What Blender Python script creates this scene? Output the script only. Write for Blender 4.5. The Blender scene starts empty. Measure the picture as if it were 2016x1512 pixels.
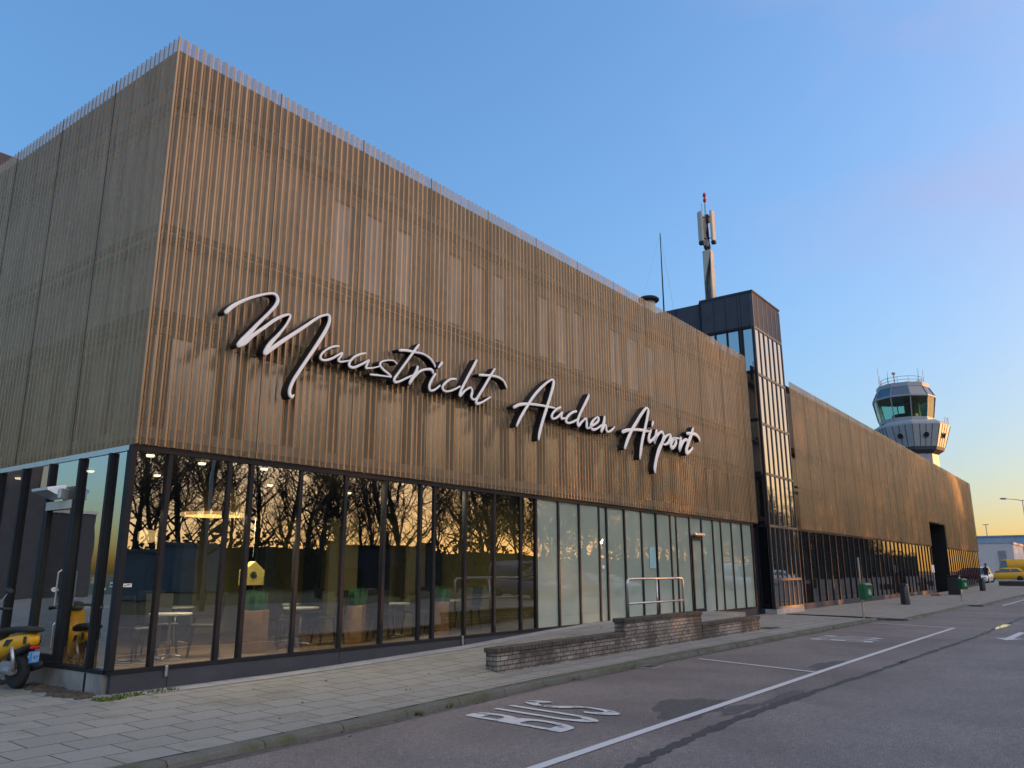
import bpy, math, random
from mathutils import Vector, Matrix
R = math.radians
random.seed(7)
S = bpy.context.scene
C = S.collection

# ---------------------------------------------------------------- camera
cam_d = bpy.data.cameras.new("camera"); cam = bpy.data.objects.new("camera", cam_d); C.objects.link(cam)
cam_d.sensor_width = 36.0; cam_d.lens = 27.804; cam_d.clip_start = .05; cam_d.clip_end = 6000
def cam_matrix(yaw, pitch, roll, loc):
    f = Vector((math.cos(yaw)*math.cos(pitch), math.sin(yaw)*math.cos(pitch), math.sin(pitch)))
    r = Vector((math.sin(yaw), -math.cos(yaw), 0)); u = r.cross(f)
    r2 = r*math.cos(roll)+u*math.sin(roll); u2 = u*math.cos(roll)-r*math.sin(roll)
    m = Matrix((r2, u2, -f)).transposed().to_4x4(); m.translation = loc
    return m
cam.matrix_world = cam_matrix(R(36.861), R(13.388), R(-.1948), Vector((0, 0, 1.6)))
S.camera = cam

# ---------------------------------------------------------------- sky, sun, exposure
SUN_AZ, SUN_EL = R(-31.25), R(2.3)          # azimuth measured from +X
W = bpy.data.worlds.new("World"); S.world = W; W.use_nodes = True
wn = W.node_tree; bg = wn.nodes['Background']
sky = wn.nodes.new('ShaderNodeTexSky'); sky.sky_type = 'NISHITA'; sky.sun_disc = False
sky.sun_elevation = SUN_EL; sky.sun_rotation = R(90)-SUN_AZ
sky.air_density = 1.0; sky.dust_density = 2.0; sky.ozone_density = 3.0; sky.altitude = 100
gm_w = wn.nodes.new('ShaderNodeGamma'); gm_w.inputs[1].default_value = .9; wn.links.new(sky.outputs[0], gm_w.inputs[0])
def wmath(op, a, b):
    n = wn.nodes.new('ShaderNodeMath'); n.operation = op
    for k_, v in enumerate((a, b)):
        if hasattr(v, 'is_output'): wn.links.new(v, n.inputs[k_])
        else: n.inputs[k_].default_value = v
    return n.outputs[0]
def wvec(op, a, b, sock=0):
    n = wn.nodes.new('ShaderNodeVectorMath'); n.operation = op
    for k_, v in enumerate((a, b)):
        if v is None: continue
        if hasattr(v, 'is_output'): wn.links.new(v, n.inputs[k_])
        else: n.inputs[k_].default_value = v
    return n
# soft shoulder, so that the sky near the low sun keeps its colour
SKY_N, SKY_K, SKY_OUT = 0.5003404117403064, 2.0, 1.80
nb = wvec('SCALE', gm_w.outputs[0], None); nb.inputs['Scale'].default_value = SKY_N
bw = wn.nodes.new('ShaderNodeRGBToBW'); wn.links.new(nb.outputs[0], bw.inputs[0])
fac = wmath('DIVIDE', SKY_OUT, wmath('MULTIPLY_ADD', bw.outputs[0], SKY_K))
fac.node.inputs[1].links[0].from_node.inputs[2].default_value = 1.0
nc = wvec('SCALE', nb.outputs[0], None); wn.links.new(fac, nc.inputs['Scale'])
# two warm glow lobes added to the sky out of frame, lighting facade and ground
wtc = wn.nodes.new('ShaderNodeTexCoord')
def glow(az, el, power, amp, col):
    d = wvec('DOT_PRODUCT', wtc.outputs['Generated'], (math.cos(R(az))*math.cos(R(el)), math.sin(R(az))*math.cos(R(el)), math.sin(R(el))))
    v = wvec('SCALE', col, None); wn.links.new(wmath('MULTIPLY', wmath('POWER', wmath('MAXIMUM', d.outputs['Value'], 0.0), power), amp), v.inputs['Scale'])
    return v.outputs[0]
nt_ = wvec('MULTIPLY', nc.outputs[0], (.94, 1.0, 1.07))
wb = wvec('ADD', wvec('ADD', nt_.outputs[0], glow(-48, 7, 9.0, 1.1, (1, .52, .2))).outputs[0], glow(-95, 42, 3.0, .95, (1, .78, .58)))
# thin pink evening cloud high on the right
wmp = wn.nodes.new('ShaderNodeMapping'); wmp.inputs['Scale'].default_value = (3, 2.2, 7); wmp.inputs['Rotation'].default_value = (.5, .3, 0)
wn.links.new(wtc.outputs['Generated'], wmp.inputs[0])
wno = wn.nodes.new('ShaderNodeTexNoise'); wno.inputs['Scale'].default_value = 1.3; wno.inputs['Detail'].default_value = 7; wno.inputs['Distortion'].default_value = .5; wn.links.new(wmp.outputs[0], wno.inputs['Vector'])
wr = wn.nodes.new('ShaderNodeValToRGB'); wr.color_ramp.elements[0].position = .42; wr.color_ramp.elements[1].position = .75; wn.links.new(wno.outputs[0], wr.inputs[0])
wd = wn.nodes.new('ShaderNodeVectorMath'); wd.operation = 'DOT_PRODUCT'; wd.inputs[1].default_value = (.846, .06, .53); wn.links.new(wtc.outputs['Generated'], wd.inputs[0])
wr2 = wn.nodes.new('ShaderNodeMapRange'); wr2.inputs[1].default_value = .955; wr2.inputs[2].default_value = 1.0; wr2.inputs[3].default_value = 0; wr2.inputs[4].default_value = .5; wn.links.new(wd.outputs['Value'], wr2.inputs[0])
wm = wn.nodes.new('ShaderNodeMath'); wm.operation = 'MULTIPLY'; wn.links.new(wr.outputs[0], wm.inputs[0]); wn.links.new(wr2.outputs[0], wm.inputs[1])
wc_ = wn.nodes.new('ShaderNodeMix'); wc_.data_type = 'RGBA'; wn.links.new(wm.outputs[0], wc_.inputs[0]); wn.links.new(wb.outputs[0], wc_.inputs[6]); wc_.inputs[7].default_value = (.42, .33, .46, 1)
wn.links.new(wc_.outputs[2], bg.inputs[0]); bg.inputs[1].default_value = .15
sd = bpy.data.lights.new("sun", 'SUN'); sun = bpy.data.objects.new("sun", sd); C.objects.link(sun)
sd.energy = .5; sd.angle = R(.5); sd.color = (1, .40, .11)
sv = Vector((math.cos(SUN_AZ)*math.cos(SUN_EL), math.sin(SUN_AZ)*math.cos(SUN_EL), math.sin(SUN_EL)))
sun.rotation_euler = sv.to_track_quat('Z', 'Y').to_euler(); sun.location = (60, -60, 40)
vs = S.view_settings; S.display_settings.display_device = 'sRGB'
vs.view_transform = 'Standard'; vs.look = 'None'; vs.gamma = 1; vs.use_curve_mapping = False
vs.exposure = 3.2
S.cycles.use_denoising = True
S.cycles.max_bounces = 10; S.cycles.transparent_max_bounces = 24
S.cycles.sample_clamp_indirect = 6

# ---------------------------------------------------------------- helpers
WOFF = {}
class MB:
    def __init__(s): s.v = []; s.f = []; s.m = []
    def add(s, vs_, fs, mi=0):
        n = len(s.v); s.v += [tuple(p) for p in vs_]; s.f += [tuple(i+n for i in f) for f in fs]; s.m += [mi]*len(fs)
        return s
    def box(s, x0, x1, y0, y1, z0, z1, mi=0):
        return s.add([(x0,y0,z0),(x1,y0,z0),(x1,y1,z0),(x0,y1,z0),(x0,y0,z1),(x1,y0,z1),(x1,y1,z1),(x0,y1,z1)],
                     [(0,3,2,1),(4,5,6,7),(0,1,5,4),(1,2,6,5),(2,3,7,6),(3,0,4,7)], mi)
    def bbox(s, x0, x1, y0, y1, z0, z1, b=.01, mi=0):   # chamfered box
        def ring(z, d): return [(x0+d,y0+b,z),(x0+b,y0+d,z),(x1-b,y0+d,z),(x1-d,y0+b,z),(x1-d,y1-b,z),(x1-b,y1-d,z),(x0+b,y1-d,z),(x0+d,y1-b,z)]
        rs = [ring(z0, b*.9), ring(z0+b, 0), ring(z1-b, 0), ring(z1, b*.9)]
        return s.loft(rs, mi)
    def loft(s, rings, mi=0, caps=True, closed=True):
        k = len(rings[0]); vs_ = [p for r in rings for p in r]; fs = []
        for i in range(len(rings)-1):
            for j in range(k if closed else k-1):
                a = i*k+j; b_ = i*k+(j+1) % k
                fs.append((a, b_, b_+k, a+k))
        if caps and closed: fs += [tuple(range(k))[::-1], tuple((len(rings)-1)*k+j for j in range(k))]
        return s.add(vs_, fs, mi)
    def quad(s, a, b, c, d, mi=0): return s.add([a,b,c,d], [(0,1,2,3)], mi)
    def prism(s, pts, d, mi=0):      # planar polygon pts extruded by vector d
        k = len(pts); q = [Vector(p)+Vector(d) for p in pts]
        return s.add(list(pts)+q, [tuple(range(k))[::-1], tuple(range(k,2*k))]+[(i,(i+1)%k,(i+1)%k+k,i+k) for i in range(k)], mi)
    def tube(s, pts, r, n=8, mi=0, caps=True):
        pts = [Vector(p) for p in pts]; rs = r if isinstance(r, (list, tuple)) else [r]*len(pts)
        rings = []; t0 = (pts[1]-pts[0]).normalized()
        up = Vector((0,0,1)) if abs(t0.z) < .9 else Vector((1,0,0))
        a = t0.cross(up).normalized()
        for i, p in enumerate(pts):
            t = (pts[min(i+1,len(pts)-1)]-pts[max(i-1,0)]).normalized()
            a = (a-t*a.dot(t)).normalized(); b = t.cross(a)
            rings.append([p+(a*math.cos(2*math.pi*j/n)+b*math.sin(2*math.pi*j/n))*rs[i] for j in range(n)])
        return s.loft(rings, mi, caps)
    def lathe(s, prof, c=(0,0,0), n=20, axis='z', mi=0, caps=True):  # prof [(r,h)]
        rings = []
        for r, h in prof:
            ring = []
            for j in range(n):
                a = 2*math.pi*j/n; x, y = r*math.cos(a), r*math.sin(a)
                p = (x,y,h) if axis == 'z' else ((x,-h,y) if axis == 'y' else (h,x,y))
                ring.append((p[0]+c[0], p[1]+c[1], p[2]+c[2]))
            rings.append(ring)
        return s.loft(rings, mi, caps)
    def build(s, name, mat, parent=None, smooth=False, local=False):
        me = bpy.data.meshes.new(name)
        off = Vector((0,0,0)) if (local or parent is None) else WOFF.get(parent.name, Vector((0,0,0)))
        me.from_pydata([tuple(Vector(p)-off) for p in s.v], [], s.f)
        for m in (mat if isinstance(mat, (list, tuple)) else [mat]): me.materials.append(m)
        me.polygons.foreach_set('material_index', s.m)
        if smooth: me.polygons.foreach_set('use_smooth', [True]*len(me.polygons))
        me.update()
        o = bpy.data.objects.new(name, me); C.objects.link(o)
        if parent is not None: o.parent = parent
        WOFF[o.name] = off
        return o

def tag(o, label=None, cat=None, group=None, kind=None):
    if label: o['label'] = label
    if cat: o['category'] = cat
    if group: o['group'] = group
    if kind: o['kind'] = kind
    return o
def empty(name, loc, label, cat, group=None, rz=0):
    o = bpy.data.objects.new(name, None); C.objects.link(o); o.location = loc; o.rotation_euler = (0,0,rz)
    o.empty_display_size = .2; WOFF[o.name] = Vector(loc)
    return tag(o, label, cat, group)
def dup(o, loc=None, rz=None, label=None, parent=None):
    c = o.copy(); C.objects.link(c)
    if parent is not None: c.parent = parent
    if loc is not None: c.location = loc
    if rz is not None: c.rotation_euler = (0,0,rz)
    if label: c['label'] = label
    for ch in o.children: dup(ch, parent=c)
    return c
def struct(name, mb, mat, **k): return tag(mb.build(name, mat, **k), kind='structure')

# ---------------------------------------------------------------- materials
def nodes(name):
    m = bpy.data.materials.new(name); m.use_nodes = True; nt = m.node_tree
    return m, nt, nt.nodes['Principled BSDF'], nt.nodes['Material Output']
def N(nt, t, **k):
    n = nt.nodes.new(t)
    for a, b in k.items():
        if a.startswith('i_'): n.inputs[int(a[2:])].default_value = b
        else: setattr(n, a, b)
    return n
def ramp(nt, src, stops):
    r = N(nt, 'ShaderNodeValToRGB'); e = r.color_ramp.elements
    while len(e) < len(stops): e.new(.5)
    for el, (p, c) in zip(e, stops): el.position = p; el.color = (*c, 1) if len(c) == 3 else c
    nt.links.new(src, r.inputs[0]); return r
def noise(nt, scale, detail=4, rough=.6, vec=None, dist=0):
    n = N(nt, 'ShaderNodeTexNoise'); n.inputs['Scale'].default_value = scale; n.inputs['Detail'].default_value = detail
    n.inputs['Roughness'].default_value = rough; n.inputs['Distortion'].default_value = dist
    if vec is not None: nt.links.new(vec, n.inputs['Vector'])
    return n
def mixc(nt, f, a, b, mode='MIX'):
    m = N(nt, 'ShaderNodeMix', data_type='RGBA', blend_type=mode)
    for i, v in ((0, f), (6, a), (7, b)):
        if hasattr(v, 'is_output'): nt.links.new(v, m.inputs[i])
        elif i == 0: m.inputs[0].default_value = v
        else: m.inputs[i].default_value = (*v, 1)
    return m.outputs[2]
def bump(nt, p, h, st, d=.01):
    b = N(nt, 'ShaderNodeBump'); b.inputs['Strength'].default_value = st; b.inputs['Distance'].default_value = d
    nt.links.new(h, b.inputs['Height']); nt.links.new(b.outputs[0], p.inputs['Normal']); return b
def mat(name, col, rough=.6, metal=0, var=.18, scale=2.5, bmp=0, bscale=60, emit=None, spec=.5, es=1):
    m, nt, p, out = nodes(name); tc = N(nt, 'ShaderNodeTexCoord')
    n = noise(nt, scale, 6, .65, tc.outputs['Object'])
    r = ramp(nt, n.outputs[0], [(.3, tuple(c*(1-var) for c in col)), (.7, tuple(min(1, c*(1+var)) for c in col))])
    nt.links.new(r.outputs[0], p.inputs['Base Color'])
    p.inputs['Roughness'].default_value = rough; p.inputs['Metallic'].default_value = metal
    p.inputs['Specular IOR Level'].default_value = spec
    if bmp: bump(nt, p, noise(nt, bscale, 3, .6, tc.outputs['Object']).outputs[0], bmp)
    if emit: p.inputs['Emission Color'].default_value = (*emit, 1); p.inputs['Emission Strength'].default_value = es
    return m

def glass_mat(name, tint, refl=.2, body=None, wav=.02, fres=.8, bcol2=None, rough=0.0):
    """window glass: reflection by incidence over a clear tinted (or filmed / dark) body"""
    m, nt, p, out = nodes(name); tc = N(nt, 'ShaderNodeTexCoord')
    gl = N(nt, 'ShaderNodeBsdfGlossy'); gl.inputs['Roughness'].default_value = rough; gl.inputs['Color'].default_value = (.93,.95,.94,1)
    n1 = noise(nt, 1.3, 2, .5, tc.outputs['Object'])
    b = N(nt, 'ShaderNodeBump'); b.inputs['Strength'].default_value = 1.0; b.inputs['Distance'].default_value = wav*.1
    nt.links.new(n1.outputs[0], b.inputs['Height']); nt.links.new(b.outputs[0], gl.inputs['Normal'])
    fr = N(nt, 'ShaderNodeFresnel'); fr.inputs['IOR'].default_value = 1.5
    mr = N(nt, 'ShaderNodeMath', operation='MULTIPLY_ADD', use_clamp=True); nt.links.new(fr.outputs[0], mr.inputs[0])
    mr.inputs[1].default_value = fres; mr.inputs[2].default_value = refl
    if body is None:
        bd = N(nt, 'ShaderNodeBsdfTransparent'); bd.inputs['Color'].default_value = (*tint, 1)
    else:
        bd = N(nt, 'ShaderNodeBsdfDiffuse')
        r = ramp(nt, noise(nt, .6, 4, .6, tc.outputs['Object']).outputs[0], [(.35, body), (.65, bcol2 or tuple(c*1.15 for c in body))])
        nt.links.new(r.outputs[0], bd.inputs['Color'])
    mx = N(nt, 'ShaderNodeMixShader'); nt.links.new(mr.outputs[0], mx.inputs[0])
    nt.links.new(bd.outputs[0], mx.inputs[1]); nt.links.new(gl.outputs[0], mx.inputs[2])
    nt.links.new(mx.outputs[0], out.inputs['Surface']); return m

def cladding_mat(name, col, op, rough=.42, metal=.75, streak=.25):
    m, nt, p, out = nodes(name); tc = N(nt, 'ShaderNodeTexCoord')
    mp = N(nt, 'ShaderNodeMapping'); mp.inputs['Scale'].default_value = (3, 3, .35); nt.links.new(tc.outputs['Object'], mp.inputs[0])
    n = noise(nt, 1.5, 6, .65, mp.outputs[0])
    r = ramp(nt, n.outputs[0], [(.3, tuple(c*(1-streak) for c in col)), (.7, tuple(c*(1+streak*.6) for c in col))])
    nt.links.new(r.outputs[0], p.inputs['Base Color']); p.inputs['Metallic'].default_value = metal; p.inputs['Roughness'].default_value = rough
    tr = N(nt, 'ShaderNodeBsdfTransparent'); mx = N(nt, 'ShaderNodeMixShader'); mx.inputs[0].default_value = op
    nt.links.new(p.outputs[0], mx.inputs[2]); nt.links.new(tr.outputs[0], mx.inputs[1]); nt.links.new(mx.outputs[0], out.inputs['Surface'])
    return m

def slab_mat(name, c1, c2, mortar, bw, rh, ms=.012, stain=(.05,.06,.035), swap=False, rot=None, bst=.5, stain_at=(.52,.72), wallmap=False):
    m, nt, p, out = nodes(name); tc = N(nt, 'ShaderNodeTexCoord'); vec = tc.outputs['Object']
    if wallmap:
        sx = N(nt, 'ShaderNodeSeparateXYZ'); nt.links.new(vec, sx.inputs[0]); ad = N(nt, 'ShaderNodeMath', operation='ADD')
        nt.links.new(sx.outputs[0], ad.inputs[0]); nt.links.new(sx.outputs[1], ad.inputs[1])
        cb = N(nt, 'ShaderNodeCombineXYZ'); nt.links.new(ad.outputs[0], cb.inputs[0]); nt.links.new(sx.outputs[2], cb.inputs[1]); vec2 = cb.outputs[0]
    else: vec2 = vec
    br = N(nt, 'ShaderNodeTexBrick'); br.offset = .5; br.inputs['Scale'].default_value = 1
    br.inputs['Brick Width'].default_value = bw; br.inputs['Row Height'].default_value = rh; br.inputs['Mortar Size'].default_value = ms
    br.inputs['Mortar Smooth'].default_value = .2; br.inputs['Bias'].default_value = 0
    br.inputs['Color1'].default_value = (*c1,1); br.inputs['Color2'].default_value = (*c2,1); br.inputs['Mortar'].default_value = (*mortar,1)
    nt.links.new(vec2, br.inputs['Vector'])
    n1 = noise(nt, 1.1, 7, .7, vec); n2 = noise(nt, 70, 3, .7, vec)
    f = ramp(nt, n1.outputs[0], [(stain_at[0], (0,0,0)), (stain_at[1], (.8,.8,.8))])
    c = mixc(nt, f.outputs[0], br.outputs['Color'], stain)
    g = ramp(nt, n2.outputs[0], [(.3, (.72,.72,.72)), (.7, (1.2,1.2,1.2))])
    c = mixc(nt, 1.0, c, g.outputs[0], 'MULTIPLY'); nt.links.new(c, p.inputs['Base Color'])
    p.inputs['Roughness'].default_value = .85
    iv = N(nt, 'ShaderNodeMath', operation='MULTIPLY_ADD'); nt.links.new(br.outputs['Fac'], iv.inputs[0]); iv.inputs[1].default_value = -1
    nt.links.new(n2.outputs[0], iv.inputs[2]); bump(nt, p, iv.outputs[0], bst, .008)
    return m

def asphalt_mat(name, col, speck=.7):
    m, nt, p, out = nodes(name); tc = N(nt, 'ShaderNodeTexCoord'); v = tc.outputs['Object']
    n1 = noise(nt, 75, 3, .85, v); n2 = noise(nt, .35, 6, .65, v, .4); n3 = noise(nt, 13, 5, .75, v)
    a = ramp(nt, n1.outputs[0], [(.33, tuple(c*(1-speck) for c in col)), (.52, col), (.66, tuple(c*(1+speck*2.6) for c in col))])
    b = ramp(nt, n2.outputs[0], [(.3, (.68,.67,.66)), (.7, (1.26,1.25,1.23))])
    d = ramp(nt, n3.outputs[0], [(.35, (.74,.74,.74)), (.68, (1.25,1.24,1.22))])
    c = mixc(nt, 1.0, a.outputs[0], b.outputs[0], 'MULTIPLY'); c = mixc(nt, 1.0, c, d.outputs[0], 'MULTIPLY')
    nt.links.new(c, p.inputs['Base Color']); p.inputs['Roughness'].default_value = .8
    bump(nt, p, n1.outputs[0], .5, .006); return m

def worn_paint(name, col=(.62,.62,.6), wear=(.40,.52), under=(.055,.052,.052)):
    m, nt, p, out = nodes(name); tc = N(nt, 'ShaderNodeTexCoord'); v = tc.outputs['Object']
    mp = N(nt, 'ShaderNodeMapping'); mp.inputs['Scale'].default_value = (1, .35, 1); nt.links.new(v, mp.inputs[0])
    n1 = noise(nt, 7, 8, .75, mp.outputs[0]); n2 = noise(nt, 120, 2, .7, v)
    w = ramp(nt, n1.outputs[0], [(wear[0], (0,0,0)), (wear[1], (1,1,1))])
    g = ramp(nt, n2.outputs[0], [(.3, (.75,.75,.75)), (.7, (1.1,1.1,1.1))])
    c = mixc(nt, w.outputs[0], under, col); c = mixc(nt, 1.0, c, g.outputs[0], 'MULTIPLY')
    nt.links.new(c, p.inputs['Base Color']); p.inputs['Roughness'].default_value = .7; return m

M_ = dict(
 rib_gold=cladding_mat('bronze_rib_edge', (.28,.203,.12), 1.0, .38, .75),
 mesh_gold=cladding_mat('perforated_bronze_sheet', (.365,.255,.158), .54, .38, .75),
 frame=mat('anthracite_frame', (.014,.016,.021), .55, 0, .2, spec=.22),
 plinth=mat('anthracite_plinth', (.05,.056,.072), .65, 0, .2, 1.2, spec=.3),
 dark_panel=mat('dark_facade_panel', (.06,.068,.085), .7, 0, .15, spec=.25),
 lightened_panel=mat('lightened_tower_panel', (.105,.115,.145), .8, 0, .12, spec=.1),  # tower front only: colour lightened and blued to offset the warm sky glow
 core=mat('core_wall', (.31,.265,.22), .8, 0, .25),
 beam=mat('steel_beam', (.02,.016,.013), .7, 0),
 clear=glass_mat('clear_window_glass', (.40,.42,.41), .285, wav=.012),
 film=glass_mat('filmed_window_glass', (1,1,1), .2, body=(.34,.43,.365), wav=.02, bcol2=(.39,.48,.41)),
 brightened_glass=glass_mat('brightened_side_glass', (.30,.32,.31), .46, wav=.012),  # same glass as the front, reflection raised to stand in for a brighter sky
 dark_glass=glass_mat('dark_window_glass', (1,1,1), .09, body=(.012,.013,.016), wav=.012),
 upper_glass=glass_mat('upper_window_glass', (1,1,1), .34, body=(.04,.037,.034), wav=.02, rough=.16),
 faint_glass=glass_mat('blind_window_glass', (1,1,1), .14, body=(.27,.28,.34), wav=.03, rough=.14, bcol2=(.50,.51,.60)),
 alu_dark=mat('dull_tower_frame', (.07,.07,.075), .4, .4, .15),
 tower_glass=glass_mat('tower_window_glass', (1,1,1), .38, body=(.02,.022,.026), wav=.012),
 grey_glass=glass_mat('grey_spandrel_glass', (1,1,1), .08, body=(.075,.08,.09), wav=.01),
 cab_glass=glass_mat('control_cab_glass', (.45,.75,.68), .1, wav=.0),
 cab_blue=glass_mat('control_cab_roof_glass', (1,1,1), .12, body=(.01,.05,.09), wav=.0),
 alu=mat('aluminium', (.55,.56,.58), .35, .9, .1),
 steel=mat('galvanised_steel', (.5,.51,.52), .35, .9, .12),
 steel_dull=mat('weathered_steel', (.3,.31,.32), .55, .5),
 concrete=mat('stained_concrete', (.26,.24,.215), .9, 0, .45, 1.8, .4, 40),
 concrete_lt=mat('pale_concrete', (.4,.39,.38), .85, 0, .25, 2, .3),
 white=mat('white_letter_face', (.9,.9,.9), .3, 0, .03),
 black=mat('black_letter_return', (.012,.012,.013), .5, 0, .2),
 rubber=mat('black_rubber', (.02,.02,.02), .8, 0, .3),
 blackpl=mat('black_plastic', (.025,.025,.027), .5, 0, .2),
 yellow=mat('yellow_paint', (.8,.40,.012), .3, 0, .08),
 red=mat('red_lens', (.55,.02,.02), .25, 0, .1),
 blue_plate=mat('blue_plate', (.05,.3,.75), .4, 0, .06),
 plate_txt=mat('white_plate_text', (.75,.78,.8), .5, 0, .05),
 mirror=mat('mirror_glass', (.6,.7,.75), .05, .95, .03),
 green=mat('green_bin_plastic', (.015,.14,.055), .35, 0, .15),
 grey_bin=mat('grey_bin_metal', (.085,.09,.1), .5, .2, .2),
 white_pl=mat('white_sticker', (.75,.77,.78), .5, 0, .06),
 cream=mat('cream_panel', (.5,.47,.4), .6, 0, .15),
 wood=mat('planter_wood', (.33,.2,.095), .6, 0, .35, 6),
 leaf=mat('plant_leaf', (.07,.22,.13), .6, 0, .4, 8),
 grass=mat('moss_green', (.09,.13,.02), .9, 0, .4, 9),
 soil=mat('dry_soil', (.07,.055,.04), .95, 0, .5, 20, .6),
 table=mat('white_tabletop', (.6,.62,.6), .35, 0, .08),
 chair=mat('black_chair', (.02,.02,.022), .5, 0, .2),
 olive=mat('olive_wall', (.24,.225,.10), .8, 0, .12),
 floor_in=mat('cafe_floor', (.18,.13,.085), .5, 0, .25),
 ceil=mat('dark_ceiling', (.05,.05,.05), .8),
 shade=mat('straw_lampshade', (.34,.25,.11), .8, 0, .2, 12),
 lamp=mat('lit_lamp', (1,.8,.5), .5, emit=(1,.62,.25), es=.12),
 spot=mat('lit_spot', (1,.9,.7), .5, emit=(1,.85,.6), es=.6),
 bark=mat('bark', (.045,.038,.03), .9, 0, .3, 5),
 hedge=mat('hedge_leaf', (.03,.045,.02), .9, 0, .5, 2),
 field=mat('winter_grass', (.06,.075,.03), .95, 0, .35, .08),
 asphalt=asphalt_mat('grey_asphalt', (.165,.153,.143)),
 bay=asphalt_mat('brown_asphalt', (.165,.143,.132)),
 patch=mat('tar_patch', (.052,.047,.046), .75, 0, .4, 9, .4, 90),
 water=glass_mat('puddle_water', (1,1,1), .12, body=(.03,.028,.027), wav=.004, fres=1.0),
 paint=worn_paint('worn_road_paint', wear=(.40,.47)), line=worn_paint('road_line_paint', wear=(.30,.36)),
 slab=slab_mat('pavement_slabs', (.25,.243,.212), (.295,.287,.252), (.085,.085,.055), .535, .4, .010, (.15,.155,.09)),
 kerb=slab_mat('kerb_stone', (.11,.115,.095), (.14,.14,.125), (.04,.04,.03), 1.0, .5, .008, (.06,.08,.025), stain_at=(.45,.62)),
 gutter=slab_mat('gutter_bricks', (.09,.085,.075), (.12,.11,.1), (.05,.05,.035), .21, .12, .01, (.05,.06,.03)),
 brick=slab_mat('weathered_brick', (.25,.23,.205), (.40,.37,.33), (.05,.047,.042), .21, .07, .008, (.035,.032,.03), stain_at=(.40,.56), wallmap=True, bst=.9),
 coping=mat('dark_coping', (.075,.065,.055), .9, 0, .5, 6, .5, 50),
 edge=mat('pale_edging', (.29,.3,.3), .85, 0, .2, 4, .2),
)
M_['mirror'].node_tree.nodes['Principled BSDF'].inputs['Roughness'].default_value = .08
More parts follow.
